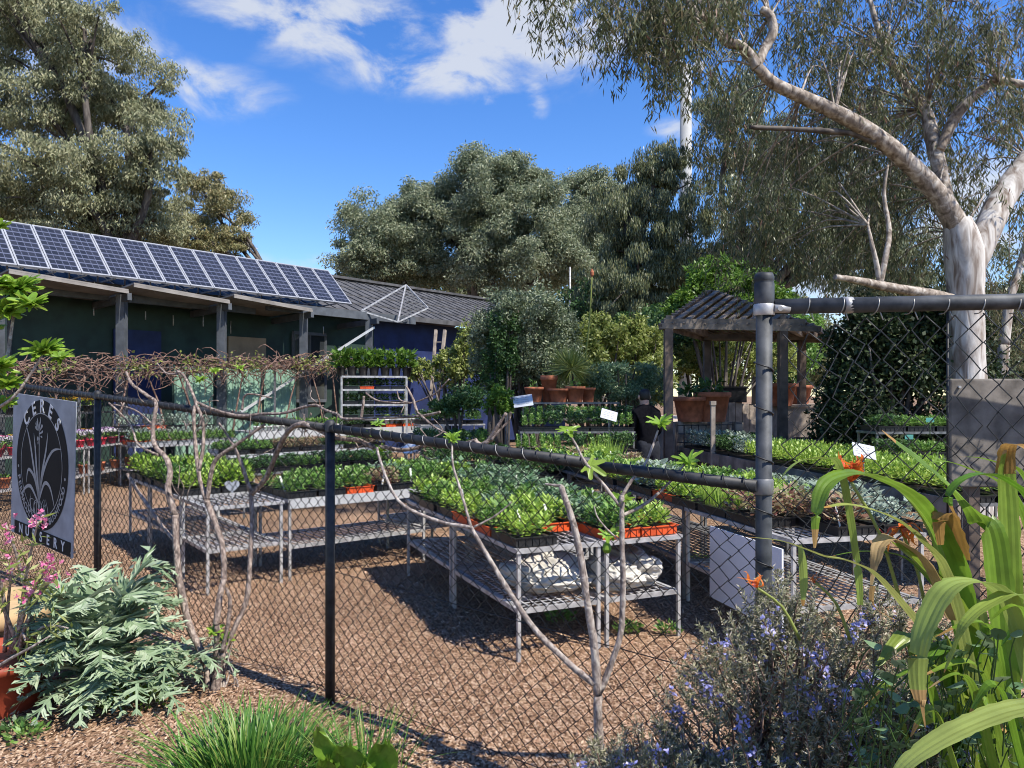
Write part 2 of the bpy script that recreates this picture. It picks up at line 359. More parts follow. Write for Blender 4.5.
sc.render.engine = 'CYCLES'; cy = sc.cycles; cy.max_bounces = 6; cy.diffuse_bounces = 3; cy.glossy_bounces = 2; cy.transmission_bounces = 4; cy.transparent_max_bounces = 4
cy.filter_width = 1.05; cy.caustics_reflective = False; cy.caustics_refractive = False
try: cy.use_denoising = True; cy.denoiser = 'OPENIMAGEDENOISE'
except Exception: pass

# ------------------------------------------------------------------ ground
def ground_material():
    m, t, b, o = nt('mulch ground'); N = t.nodes; L = t.links
    tc = N.new('ShaderNodeTexCoord'); mp = N.new('ShaderNodeMapping'); mp.inputs['Scale'].default_value = (78, 42, 42); mp.inputs['Rotation'].default_value = (0, 0, .6)
    L.new(tc.outputs['Object'], mp.inputs[0])
    di = N.new('ShaderNodeTexNoise'); di.inputs['Scale'].default_value = 3; di.inputs['Detail'].default_value = 3
    ad = N.new('ShaderNodeVectorMath'); ad.operation = 'MULTIPLY_ADD'; ad.inputs[1].default_value = (2.5, 2.5, 2.5)
    L.new(tc.outputs['Object'], di.inputs['Vector']); L.new(di.outputs['Color'], ad.inputs[0]); L.new(mp.outputs[0], ad.inputs[2])
    vo = N.new('ShaderNodeTexVoronoi'); vo.inputs['Scale'].default_value = 1.4; L.new(ad.outputs[0], vo.inputs['Vector'])
    sx = N.new('ShaderNodeSeparateXYZ'); L.new(vo.outputs['Color'], sx.inputs[0])
    r = N.new('ShaderNodeValToRGB'); cr = r.color_ramp; cr.elements.new(.4); cr.elements.new(.75)
    for e, p, c in zip(cr.elements, (0, .35, .72, 1), ((.065, .034, .02), (.20, .118, .070), (.36, .228, .142), (.56, .41, .285))): e.position = p; e.color = (*c, 1)
    L.new(sx.outputs[0], r.inputs['Fac'])
    bn = N.new('ShaderNodeTexNoise'); bn.inputs['Scale'].default_value = .55; bn.inputs['Detail'].default_value = 5; L.new(tc.outputs['Object'], bn.inputs['Vector'])
    mr = N.new('ShaderNodeMapRange'); mr.inputs['From Min'].default_value = .3; mr.inputs['From Max'].default_value = .7; mr.inputs['To Min'].default_value = .62; mr.inputs['To Max'].default_value = 1.2
    L.new(bn.outputs['Fac'], mr.inputs['Value'])
    sc_ = N.new('ShaderNodeVectorMath'); sc_.operation = 'SCALE'; L.new(r.outputs['Color'], sc_.inputs[0]); L.new(mr.outputs[0], sc_.inputs['Scale'])
    L.new(sc_.outputs[0], b.inputs['Base Color']); b.inputs['Roughness'].default_value = .95; b.inputs['Specular IOR Level'].default_value = .1
    bu = N.new('ShaderNodeBump'); bu.inputs['Strength'].default_value = .9; bu.inputs['Distance'].default_value = .02
    L.new(sx.outputs[1], bu.inputs['Height']); L.new(bu.outputs['Normal'], b.inputs['Normal'])
    return m
def grid_ground():
    xs = np.concatenate([[-400, -150, -60, -25], np.linspace(-12, 12, 90), [25, 60, 150, 400]]); ys = np.concatenate([[-60, -10], np.linspace(1, 20, 80), [35, 70, 150, 400, 900]])
    X, Y = np.meshgrid(xs, ys); near = (np.abs(X) < 13) & (Y > 0) & (Y < 21)
    Z = np.where(near, .018 * np.sin(X * 2.1 + Y) * np.cos(Y * 1.7 - X * .6) + .008 * rng.normal(size=X.shape), 0)
    V = np.stack([X, Y, Z], -1).reshape(-1, 3); nx, ny = len(xs), len(ys)
    Q = np.array([(j * nx + i, j * nx + i + 1, (j + 1) * nx + i + 1, (j + 1) * nx + i) for j in range(ny - 1) for i in range(nx - 1)])
    o = link('ground', npmesh('ground', V, Q, True), ground_material()); o['kind'] = 'structure'
grid_ground()
b = MB(); b.add([(5.0, 15.5, .035), (13, 15.5, .035), (24, 60, .035), (8.5, 60, .035)], [(0, 1, 2, 3)])
o = b.build('path', mat('pale gravel path', (.50, .40, .31), .95, .2, 30, 0, .2)); o['kind'] = 'structure'
# loose wood chips lying on the mulch
n = 75000
px = rng.uniform(-5.5, 4.0, n); py = rng.uniform(2.6, 8.2, n); ok = np.abs(px) < py * .72 + .3; px, py = px[ok], py[ok]; n = len(px)
a = rng.uniform(0, 6.28, n); d = np.stack([np.cos(a), np.sin(a), rng.normal(0, .22, n)], 1)
nr = np.tile([[0, 0, 1.0]], (n, 1)) + rng.normal(0, .35, (n, 3))
pz = .018 * np.sin(px * 2.1 + py) * np.cos(py * 1.7 - px * .6) + .014 + rng.random(n) * .008
leaves('wood_chips', M_['chip'], np.stack([px, py, pz], 1), unit(d), rng.uniform(.012, .042, n), rng.uniform(.005, .012, n), nrm=nr, kind='stuff')
# ------------------------------------------------------------------ veranda, solar panels, shed
WD = Vector((.64, .77, 0)).normalized(); NB = Vector((-.77, .64, 0)).normalized()
VP = Vector((-5.0, 18.0, 0))                                   # a point of the veranda post line
def vl(k, back=0, z=0): return VP + WD * k + NB * back + Vector((0, 0, z))
ver = root('veranda', 'long open veranda of grey posts and beams carrying a row of solar panels', 'veranda', vl(0))
for k in (-8.4, -6.3, -4.2, -2.1, 0, 2.0):
    m = MB(); m.beam(vl(k, 0, 0), vl(k, 0, 3.62), .16, .16, (1, 0, 0)); m.beam(vl(k, -.11, 0), vl(k, -.11, 2.4), .05, .05, (1, 0, 0))
    m.build('post', M_['steelblue'], ver)
m = MB(); m.beam(vl(-9.5, .5, 3.62), vl(-1.0, .5, 3.62), .10, .16); m.beam(vl(-1.0, 0, 3.7), vl(3.6, 0, 3.7), .10, .2); m.beam(vl(-9.5, 2.6, 3.5), vl(1.4, 2.6, 3.5), .1, .2); m.build('beam', M_['steelblue'], ver)
for k in (-8.4, -6.3, -4.2, -2.1, 0, 2.0):
    m = MB(); m.beam(vl(k, -.35, 3.56), vl(k, 2.9, 3.44), .08, .14); m.build('rafter', M_['steelblue'], ver)
for k in (-7.35, -5.25, -3.15, -1.05):
    m = MB(); t = R(-6)
    a, b_, c, d = vl(k - 1.0, -.42, 3.80), vl(k + 1.0, -.42, 3.66), vl(k + 1.0, 1.7, 3.60), vl(k - 1.0, 1.7, 3.66)
    up = Vector((0, 0, .03)); m.beam(a - Vector((0, 0, .03)), b_ - Vector((0, 0, .03)), .03, .05); m.add([a, b_, c, d, a + up, b_ + up, c + up, d + up], [(3, 2, 1, 0), (4, 5, 6, 7), (0, 1, 5, 4), (1, 2, 6, 5), (2, 3, 7, 6), (3, 0, 4, 7)])
    m.build('roof_sheet', M_['canopy'], ver)
for k in np.arange(-8.8, 1.6, .55):
    m = MB(); p = vl(k + random.uniform(-.1, .1), .6 + random.random(), 3.42); m.tube([p, p - Vector((0, 0, .16 + random.random() * .15))], .012, 5, 1); m.build('hanging_hook', M_['galv'], ver)
m = MB(); m.beam(vl(-1.9, -.35, 1.25), vl(2.0, -.2, 3.4), .05, .05); m.build('brace', M_['alu'], ver)
# solar panels, each one lifted off by itself
def solar_material():
    m, t, b, o = nt('solar cells'); N = t.nodes; L = t.links
    tc = N.new('ShaderNodeTexCoord'); br = N.new('ShaderNodeTexBrick'); br.offset = 0; br.squash = 1
    mp = N.new('ShaderNodeMapping'); mp.inputs['Scale'].default_value = (1, 1, 1); L.new(tc.outputs['UV'], mp.inputs[0]); L.new(mp.outputs[0], br.inputs['Vector'])
    br.inputs['Scale'].default_value = 1; br.inputs['Brick Width'].default_value = .25; br.inputs['Row Height'].default_value = 1 / 9; br.inputs['Mortar Size'].default_value = .012
    br.inputs['Color1'].default_value = (.016, .018, .025, 1); br.inputs['Color2'].default_value = (.026, .028, .038, 1); br.inputs['Mortar'].default_value = (.10, .11, .16, 1)
    L.new(br.outputs['Color'], b.inputs['Base Color']); b.inputs['Roughness'].default_value = .3; b.inputs['Specular IOR Level'].default_value = .35
    return m
sm = solar_material(); PW, PL, TI = .531, 1.38, R(44)
def panel_proto(loc):
    r = root('solar_panel', 'tilted solar panel', 'solar panel', loc, 'solar panels along the veranda roof')
    r.rotation_euler = (0, 0, math.atan2(WD.y, WD.x))
    f = MB(); ct, st = math.cos(TI), math.sin(TI)
    def q(x, s, h): return (x, s * ct - h * st, s * st + h * ct)
    for (x0, x1, s0, s1) in ((0, PW - .012, 0, .035), (0, PW - .012, PL - .035, PL), (0, .03, .035, PL - .035), (PW - .042, PW - .012, .035, PL - .035)):
        f.add([q(x0, s0, 0), q(x1, s0, 0), q(x1, s1, 0), q(x0, s1, 0), q(x0, s0, .04), q(x1, s0, .04), q(x1, s1, .04), q(x0, s1, .04)], [(3, 2, 1, 0), (4, 5, 6, 7), (0, 1, 5, 4), (1, 2, 6, 5), (2, 3, 7, 6), (3, 0, 4, 7)])
    f.local('frame', M_['panelframe'], r)
    c = MB(); c.add([q(.03, .035, .032), q(PW - .042, .035, .032), q(PW - .042, PL - .035, .032), q(.03, PL - .035, .032)], [(0, 1, 2, 3)]); oc = c.local('cells', sm, r)
    uv = oc.data.uv_layers.new(name='UVMap'); 
    for i, u in enumerate(((0, 0), (1, 0), (1, 1), (0, 1))): uv.data[i].uv = u
    g = MB(); g.beam((.1, .05, 0), (.1, PL * ct, -.02), .03, .03); g.beam((.1, PL * ct * .9, -.02), (.1, PL * ct * .9, PL * st * .9), .03, .03); g.local('support_leg', M_['galv'], r)
    return r
pk0 = 1.44
ORD = ['first', 'second', 'third', 'fourth', 'fifth', 'sixth', 'seventh', 'eighth', 'ninth', 'tenth', 'eleventh', 'twelfth', 'thirteenth', 'fourteenth', 'fifteenth', 'sixteenth', 'seventeenth', 'eighteenth']
sp0 = None
for i in range(16):
    p = vl(pk0 - PW * (i + 1), 0, 3.94)
    if sp0 is None: sp0 = panel_proto(p); o = sp0
    else: o = copy_tree(sp0); o.location = p
    o['label'] = 'tilted blue-black solar panel, %s from the far end of the row on the veranda roof' % ORD[i]
# empty tilted mounting rack past the last panel
rk = root('empty_panel_rack', 'empty tilted panel rack of bare metal bars beside the last solar panel', 'metal rack', vl(2.6, 0, 3.8))
A, B_, C_, D_ = P(361, 311, 19.4), P(406, 285, 20.6), P(428, 308, 20.2), P(398, 322, 19.6)
m = MB()
for p, q in ((A, B_), (B_, C_), (C_, D_), (D_, A), (B_, D_)): m.beam(p, q, .035, .035)
m.build('frame', M_['galv'], rk)
for i in range(1, 8):
    t = i / 8; m = MB(); m.beam(B_.lerp(C_, t), B_.lerp(D_, t), .02, .02); m.build('bar', M_['galvdark'], rk)
m = MB(); m.beam(vl(2.5, .1, 3.72), A, .05, .05); m.beam(vl(3.5, .1, 3.72), D_, .05, .05); m.build('support_leg', M_['steelblue'], rk)
# shed behind
E0 = Vector((-1.66, 24.0, 0)) + WD * 4
def el_(k, back=0, z=0): return E0 + WD * k + NB * back + Vector((0, 0, z))
shed = root('long_shed', 'long low shed with dark ribbed grey roof behind the solar panels', 'building', el_(-10, 2))
m = MB()
a, b_, c, d = el_(-22, -.5, 3.85), el_(2, -.5, 3.85), el_(2, 3.6, 5.45), el_(-22, 3.6, 5.45); e, f = el_(2, 8, 3.9), el_(-22, 8, 3.9)
m.add([a, b_, c, d, e, f], [(0, 1, 2, 3), (3, 2, 4, 5)])
for i in range(5):
    t = i / 4; m.beam(a.lerp(d, t) + Vector((0, 0, .01)), b_.lerp(c, t) + Vector((0, 0, .01)), .06, .03)
for i in range(60):
    t = (i + .5) / 60; m.beam(a.lerp(b_, t) + Vector((0, 0, .012)), d.lerp(c, t) + Vector((0, 0, .012)), .05, .03)
m.beam(a, b_, .12, .14); m.beam(d + Vector((0, 0, .08)), c + Vector((0, 0, .08)), .25, .08)
m.build('roof', M_['roofgrey'], shed)
m = MB(); p, q = el_(-7.5, .1, 1.95), el_(1.8, .1, 1.95); m.beam(p, q, .12, 3.7); m.beam(el_(1.8, .1, 1.95), el_(1.8, 7.5, 1.95), .12, 3.7); m.build('wall', M_['navy'], shed)
m = MB(); m.beam(el_(-22, .1, 1.95), el_(-7.5, .1, 1.95), .12, 3.7); m.build('wall', M_['darkgreen'], shed)
for k, wd in ((-20, 1.2), (-17.4, .9), (-10.2, 1.0)):
    m = MB(); z0, z1 = 1.5, 3.25; p = el_(k, -.02); q = el_(k + wd, -.02)
    for zz in (z0, z1): m.beam(p + Vector((0, 0, zz)), q + Vector((0, 0, zz)), .08, .08)
    for t in (0, .5, 1): m.beam(p.lerp(q, t) + Vector((0, 0, z0)), p.lerp(q, t) + Vector((0, 0, z1)), .06, .06, (1, 0, 0))
    fr = m.build('window', M_['steelblue'], shed)
    m = MB(); m.add([p + Vector((0, 0, z0)), q + Vector((0, 0, z0)), q + Vector((0, 0, z1)), p + Vector((0, 0, z1))], [(0, 1, 2, 3)]); m.build('pane', M_['glass'], fr)
for k, c in ((-14.6, 'navy'), (-12.0, 'cream'), (-8.6, 'darkgreen')):
    m = MB(); m.beam(el_(k, -.03, 1.55), el_(k + 1.0, -.03, 1.55), .05, 3.0); dd = m.build('door', M_[c], shed)
    m = MB(); m.beam(el_(k + .85, -.09, 1.1), el_(k + .85, -.09, 1.3), .03, .03, (1, 0, 0)); m.build('handle', M_['galv'], dd)
# sage green sheet fence under the veranda
for i, k in enumerate((-2.1, -1.05, .0)):
    pass
for i, (k0, k1) in enumerate(((-3.1, -2.25), (-1.95, -1.1), (-1.0, -.15))):
    r = root('sheet_screen', ['pale green ribbed sheet screen left of the middle veranda post', 'pale green ribbed sheet screen just right of the middle veranda post', 'pale green ribbed sheet screen against the thick pale veranda post'][i], 'screen', vl(k0, .1), 'green screens under the veranda')
    m = MB(); m.beam(vl(k0, .1, 1.15), vl(k1, .1, 1.15), .02, 2.2)
    for t in np.linspace(.04, .96, 7): p = vl(k0, .085).lerp(vl(k1, .085), t); m.beam(p + Vector((0, 0, .06)), p + Vector((0, 0, 2.24)), .03, .02, (1, 0, 0))
    m.build('sheet', M_['greenwall'], r)
    m = MB()
    for kk in (k0, k1): m.beam(vl(kk, .13, 0), vl(kk, .13, 2.3), .05, .05, (1, 0, 0))
    m.build('edge_post', M_['darkgreen'], r)
# dry creeper along the screens
cr = root('dry_creeper', 'tangled dry brown creeper with a few green shoots along the veranda screens', 'climbing plant', vl(-4, -.5))
m = MB()
for i in range(1150):
    k = random.uniform(-9.0, .9); z = 1.95 + (k + 9) * .047 + random.gauss(0, .11); p = vl(k, -.45 + random.gauss(0, .1), z)
    d = WD * random.uniform(-.5, .5) + Vector((0, 0, random.uniform(-.38, .14)))
    m.tube([p, p + d * .5 + Vector((random.gauss(0, .06), random.gauss(0, .06), random.gauss(.05, .06))), p + d], [.010, .008, .004], 4, 2, False)
for kk in np.linspace(-9, .8, 14):
    m.tube([vl(kk, -.45, 0), vl(kk + random.uniform(-.2, .2), -.42, 1.1), vl(kk + random.uniform(-.4, .4), -.45, 1.95 + (kk + 9) * .047)], [.03, .022, .015], 5, 3)
m.build('stem', M_['deadwood'], cr)
n = 900; k = rng.choice([-8.2, -5.6, -4.1, -2.2, -1.7, -.4, .3, -3.0], n) + rng.normal(0, .2, n)
pts = np.array([vl(a, -.5, 1.98 + (a + 9) * .047) for a in k]) + rng.normal(0, .1, (n, 3)); leaves('foliage', M_['yellowgreen'], pts, droop_dirs(n, .2), rng.uniform(.05, .11, n), rng.uniform(.03, .06, n), cr)
# wire behind the creeper
m = MB(); m.beam(vl(-9.2, -.4, 1.95), vl(1.0, -.4, 2.4), .03, .03)
wr = root('creeper_wire', 'taut wire on short posts carrying the dry creeper', 'wire', vl(-4, -.4)); m.build('wire', M_['galvdark'], wr)
for kk in np.linspace(-9.2, 1.0, 6):
    m = MB(); m.beam(vl(kk, -.4, 0), vl(kk, -.4, 1.97 + (kk + 9) * .045), .04, .04, (1, 0, 0)); m.build('post', M_['galvdark'], wr)
# leaning ladder frame at the shed corner
lad = root('leaning_ladder', 'narrow pale ladder leaning on the shed corner beside the climber', 'ladder', G(430, 21))
a0, a1, b0, b1 = P(427, 398, 21), P(436, 330, 21.8), P(432, 400, 20.9), P(445, 330, 21.7)
a0.z = b0.z = 0
for p, q in ((a0, a1), (b0, b1)): m = MB(); m.beam(p, q, .07, .1); m.build('rail', M_['paletimber'], lad)
for t in np.linspace(.15, .9, 8): m = MB(); m.beam(a0.lerp(a1, t), b0.lerp(b1, t), .04, .04); m.build('rung', M_['paletimber'], lad)
# ------------------------------------------------------------------ gazebo
gz = root('gazebo', 'weathered timber gazebo with battened gable roof behind the gate post', 'gazebo', (3.4, 13, 0))
A, Cc, dep = Vector((2.5, 12.0, 0)), Vector((4.33, 12.0, 0)), Vector((1.27, 2.5, 0)); ZB = 2.70
for p in (A, Cc, A + dep, Cc + dep): m = MB(); m.beam(p, p + Vector((0, 0, ZB)), .13, .13, (1, 0, 0)); m.build('post', M_['darktimber'], gz)
zt = Vector((0, 0, ZB + .09))
for p, q in ((A, Cc), (A + dep, Cc + dep)): dv = (q - p).normalized() * .25; m = MB(); m.beam(p + zt - dv * .3, q + zt + dv * 1.4, .08, .15); m.build('beam', M_['timber'], gz)
for p, q in ((A, A + dep), (Cc, Cc + dep)): m = MB(); m.beam(p + zt * 1.02, q + zt * 1.02, .08, .16); m.build('beam', M_['timber'], gz)
apx = Vector((3.50, 13.2, 3.46)); FLc, FRc = Vector((2.36, 11.95, 2.73)), Vector((4.90, 11.95, 2.68)); BLc, BRc = FLc + dep * 1.05, FRc + dep * 1.05
for c in (FLc, FRc, BLc, BRc): m = MB(); m.beam(c, apx, .06, .09); m.build('hip_rafter', M_['darktimber'], gz)
for c0, c1 in ((FLc, FRc), (FRc, BRc), (BRc, BLc), (BLc, FLc)):
    m = MB(); up = Vector((0, 0, .06)); nn = 15
    for q in range(1, nn):
        t = q / nn; m.beam(c0.lerp(c1, t) + up, apx.lerp(c1, t) + up, .10, .022)
    m.beam(c0 + up * .4, c1 + up * .4, .035, .09); m.build('roof_slats', M_['timber'], gz)
# timber planters and screens under and beyond it
def planter(name, label, p, q, dep_, h, m_, planks=7, cat='planter'):
    p, q = Vector(p), Vector(q); r = root(name, label, cat, (p + q) / 2)
    nrm = Vector((-(q - p).y, (q - p).x, 0)).normalized() * dep_
    m = MB()
    for i in range(planks):
        a, c = p.lerp(q, (i + .04) / planks), p.lerp(q, (i + .96) / planks); hh = h * random.uniform(.95, 1.03)
        m.beam(a + Vector((0, 0, hh / 2)), c + Vector((0, 0, hh / 2)), .03, hh)
    m.build('front', m_, r)
    m = MB(); m.beam(p + Vector((0, 0, h / 2)), p + nrm + Vector((0, 0, h / 2)), .03, h * .96); m.beam(q + Vector((0, 0, h / 2)), q + nrm + Vector((0, 0, h / 2)), .03, h * .96); m.beam(p + nrm + Vector((0, 0, h / 2)), q + nrm + Vector((0, 0, h / 2)), .03, h * .96); m.build('side', m_, r)
    m = MB(); c = (p + q + nrm) / 2 + Vector((0, 0, h * .9)); m.add([p + Vector((0, 0, h * .9)), q + Vector((0, 0, h * .9)), q + nrm + Vector((0, 0, h * .9)), p + nrm + Vector((0, 0, h * .9))], [(0, 1, 2, 3)]); m.build('soil', M_['soil'], r)
    return r
planter('pallet_planter', 'grey pallet board planter standing under the left side of the gazebo', (2.75, 12.6, 0), (4.0, 13.0, 0), .6, 1.2, M_['paletimber'], 9)
planter('pallet_planter', 'pale slab sided planter with greenery behind the gazebo rear post', (4.35, 15.1, 0), (5.0, 15.4, 0), .6, 1.49, M_['paletimber'], 4)
pb = MB(); c = P(731, 395, 15.3); pb.box(c, (.55, .3, .3)); pb.box(c + Vector((0, 0, .16)), (.6, .35, .03)); 
r = root('black_trough', 'black trough standing on the pale planter behind the gazebo', 'trough', c - Vector((0, 0, .15))); pb.build('trough', M_['blackplastic'], r)
sm_ = root('wire_screen', 'black wire mesh screen in front of the pallet planter', 'mesh screen', (3.2, 12.3, 0))
m = MB()
for x in np.linspace(2.72, 3.75, 9): m.tube([(x, 12.35 + (x - 2.7) * .3, .3), (x, 12.35 + (x - 2.7) * .3, 1.15)], .008, 4, 1)
for z in np.linspace(.3, 1.15, 7): m.tube([(2.72, 12.35, z), (3.75, 12.66, z)], .008, 4, 1)
m.build('mesh', M_['wire'], sm_)
m = MB()
for x in (2.72, 3.75): m.beam((x, 12.37 + (x - 2.72) * .3, 0), (x, 12.37 + (x - 2.72) * .3, 1.2), .04, .04, (1, 0, 0))
m.build('stake', M_['darktimber'], sm_)
st_ = MB(); st_.beam((3.0, 11.2, 0), (3.0, 11.2, 1.55), .06, .06, (1, 0, 0)); st_.beam((3.0, 11.2, 1.50), (3.0, 11.2, 1.56), .08, .08, (1, 0, 0)); o = st_.build('timber_stake', M_['paletimber'], None, (3.0, 11.2, 0)); tag(o, 'slim pale timber stake standing between the gazebo posts', 'stake')
# ------------------------------------------------------------------ benches
def rotm(deg): return Matrix.Rotation(R(deg), 3, 'Z')
def bench(label, fl, deg, W, D, H, group, shelf=.33, fascia=None, m_='galv', top='mesh', timber=False, name='bench'):
    """fl = front left corner on the ground; W across, D in depth"""
    r = root(name, label, 'bench', (fl[0], fl[1], 0), group, R(deg)); mt = M_[m_]
    f = MB(); t = .028
    for y in (t / 2, D - t / 2): f.box((W / 2, y, H - t / 2), (W, t, t))
    for x in (t / 2, W - t / 2): f.box((x, D / 2, H - t / 2), (t, D - 2 * t, t))
    f.local('top_frame', mt, r)
    s = MB(); nx = max(6, int(W / .06)); ny = max(4, int(D / .12))
    for i in range(1, nx): s.box((W * i / nx, D / 2, H - .012), (.012, D - 2 * t, .006))
    for i in range(1, ny): s.box((W / 2, D * i / ny, H - .02), (W - 2 * t, .012, .006))
    s.local('top_mesh', mt, r)
    lg = MB(); lg.box((0, 0, (H - t) / 2), (.023, .023, H - t)); me = None
    for x in (.022, W - .022):
        for y in (.022, D - .022):
            if me is None: o = lg.local('leg', mt, r); me = o.data
            else: o = link('leg', me, mt, r)
            o.location = (x, y, 0)
    if shelf:
        b = MB()
        for y in (.03, D - .03): b.box((W / 2, y, shelf), (W - .05, .028, .028))
        for x in (.03, W - .03): b.box((x, D / 2, shelf), (.028, D - .09, .028))
        for i in range(1, nx): b.box((W * i / nx, D / 2, shelf + .008), (.014, D - .07, .006))
        for i in range(1, ny * 2): b.box((W / 2, D * i / ny / 2, shelf + .002), (W - .06, .010, .005))
        b.local('shelf', mt, r)
    if fascia:
        b = MB(); b.box((W / 2, -.006, H - fascia / 2), (W - .02, .010, fascia)); b.local('fascia', M_['alu'], r)
    if timber:
        b = MB(); b.box((-.02, D / 2, H - .05), (.03, D - .01, .16)); b.local('side_board', M_['timber'], r)
    return r
# ------------------------------------------------------------------ seedlings
def seedling_mesh(kind, v):
    g = np.random.default_rng(hash(kind) % 1000 + v) if False else np.random.default_rng(sum(map(ord, kind)) * 7 + v)
    P_, D_, Ln, Wd = [], [], [], []
    def add(p, d, l, w_): P_.append(p); D_.append(d); Ln.append(l); Wd.append(w_)
    if kind in ('grass',):
        for i in range(34):
            a = g.uniform(0, 6.28); r = g.uniform(0, .03); t = g.uniform(.05, .45); add((r * math.cos(a), r * math.sin(a), 0), (math.cos(a) * t, math.sin(a) * t, 1), g.uniform(.09, .17), .006)
    elif kind in ('herb', 'blue', 'silver', 'red'):
        for i in range(42):
            a = g.uniform(0, 6.28); h = g.uniform(.015, .10 if kind != 'silver' else .12); r = g.uniform(0, .035); t = g.uniform(.3, 1.6); l = g.uniform(.022, .042)
            add((r * math.cos(a), r * math.sin(a), h), (math.cos(a), math.sin(a), g.uniform(.1, .9)), l, l * g.uniform(.45, .7))
    else:
        for i in range(44):
            a = i * 2.4 + g.uniform(-.5, .5); h = .01 + .07 * i / 44 + g.uniform(0, .015); el = .1 + 1.0 * i / 44 + g.uniform(-.2, .3); l = g.uniform(.022, .042) * (1.1 - .4 * i / 44)
            add((.008 * math.cos(a), .008 * math.sin(a), h), (math.cos(a), math.sin(a), el), l, l * g.uniform(.5, .75))
    D_ = unit(np.array(D_, float)); nrm = np.cross(D_, np.tile([[0, 0, 1.0]], (len(D_), 1))) ; nrm = np.cross(nrm, D_) + g.normal(0, .25, D_.shape)
    global rng
    V, Q = leaf_quads(np.array(P_, float), D_, np.array(Ln), np.array(Wd), nrm)
    return npmesh('seedling', V, Q)
KIND = {'lime': ('lime', 'limeleaf', 'lime green seedlings'), 'mid': ('mid', 'midleaf', 'mid green leafy seedlings'), 'blue': ('blue', 'blueleaf', 'blue-green seedlings'),
        'silver': ('silver', 'silverleaf', 'silvery seedlings'), 'grass': ('grass', 'midleaf', 'grassy seedlings'), 'red': ('red', 'redleaf', 'reddish seedlings'), 'dark': ('herb', 'darkleaf', 'dark green herbs'),
        'limegrass': ('grass', 'limeleaf', 'pale grassy seedlings')}
SEED = {}
for k, (shape, m_, _) in KIND.items():
    SEED[k] = []
    for v in range(3):
        me = seedling_mesh(shape, v); me.materials.append(M_[m_]); SEED[k].append(me)
TRAYM = {}; _b = MB(); _b.box((0, 0, .07), (.018, .002, .14)); LABELM = bpy.data.meshes.new('plant_label'); LABELM.from_pydata(_b.v, [], _b.f); LABELM.materials.append(M_['whitepot'])
def tray_mesh(c, w_, d, h=.055):
    key = (c, round(w_, 3), round(d, 3))
    if key not in TRAYM:
        b = MB(); t = .006
        b.box((0, 0, t / 2), (w_, d, t))
        for s in (-1, 1): b.box((s * (w_ / 2 - t / 2), 0, h / 2 + t / 2), (t, d, h - t)); b.box((0, s * (d / 2 - t / 2), h / 2 + t / 2), (w_ - 2 * t, t, h - t))
        for s in (-1, 1): b.box((s * (w_ / 2 + .004), 0, h + .004), (.014, d + .02, .006)); b.box((0, s * (d / 2 + .004), h + .004), (w_ - .01, .014, .006))
        for i in range(6): x = -w_ / 2 + w_ * (i + .5) / 6; b.box((x, -d / 2 - .003, h * .45), (.008, .006, h * .7))
        me = bpy.data.meshes.new('tray'); me.from_pydata(b.v, [], b.f); me.materials.append(M_[c]); 
        b = MB(); b.box((0, 0, h * .7), (w_ - .014, d - .014, .012)); m2 = bpy.data.meshes.new('potting_mix'); m2.from_pydata(b.v, [], b.f); m2.materials.append(M_['soil'])
        TRAYM[key] = (me, m2)
    return TRAYM[key]
def tray(label, loc, rz, colour, kind, w_=.29, d=.35, near=True, group=None, fill=1.0, scale=1.0):
    """a tray of seedlings: near trays hold single seedlings, far trays one mass of foliage"""
    r = root('seedling_tray', label, 'seedling tray', loc, group, rz); tm, sm2 = tray_mesh(colour, w_, d)
    link('tray', tm, None, r); link('potting_mix', sm2, None, r)
    nx, ny = (3, 4) if near else (3, 4)
    if near:
        hs_ = random.uniform(.8, 1.2); fill = min(fill, random.choice((1, 1, .95, .85)))
        if random.random() < .45: o = link('plant_label', LABELM, None, r); o.location = (random.uniform(-.1, .1), random.uniform(-.15, .1), .05); o.rotation_euler = (random.gauss(-.2, .15), random.gauss(0, .15), random.gauss(0, .5))
        for i in range(nx):
            for j in range(ny):
                if random.random() > fill: continue
                o = link('seedling_foliage', random.choice(SEED[kind]), None, r); o.location = (-w_ / 2 + w_ * (i + .5) / nx + random.gauss(0, .006), -d / 2 + d * (j + .5) / ny + random.gauss(0, .006), .045)
                s = random.uniform(.85, 1.6) * scale * hs_; o.scale = (s, s, s); o.rotation_euler = (random.gauss(0, .1), random.gauss(0, .1), random.uniform(0, 6.28))
    else:
        key = (kind, w_, d)
        if key not in FARM:
            FARM[key] = []
            for v in range(3):
                Vs, Qs, b = [], [], 0
                for i in range(nx):
                    for j in range(ny):
                        me = random.choice(SEED[kind]); V = np.empty(len(me.vertices) * 3, np.float32); me.vertices.foreach_get('co', V); V = V.reshape(-1, 3) * random.uniform(1.1, 1.55)
                        a = random.uniform(0, 6.28); V = V @ np.array([[math.cos(a), math.sin(a), 0], [-math.sin(a), math.cos(a), 0], [0, 0, 1]])
                        V = V + [-w_ / 2 + w_ * (i + .5) / nx, -d / 2 + d * (j + .5) / ny, .045]; Vs.append(V); Qs.append(np.arange(len(V)).reshape(-1, 4) + b); b += len(V)
                me = npmesh('seedlings', np.concatenate(Vs), np.concatenate(Qs)); me.materials.append(M_[KIND[kind][1]]); FARM[key].append(me)
        o = link('seedlings', random.choice(FARM[key]), None, r); o.scale = (1, 1, scale); o['kind'] = 'stuff'
    return r
FARM = {}
CN = {'blackplastic': 'black', 'orangeplastic': 'orange', 'greyplastic': 'grey'}
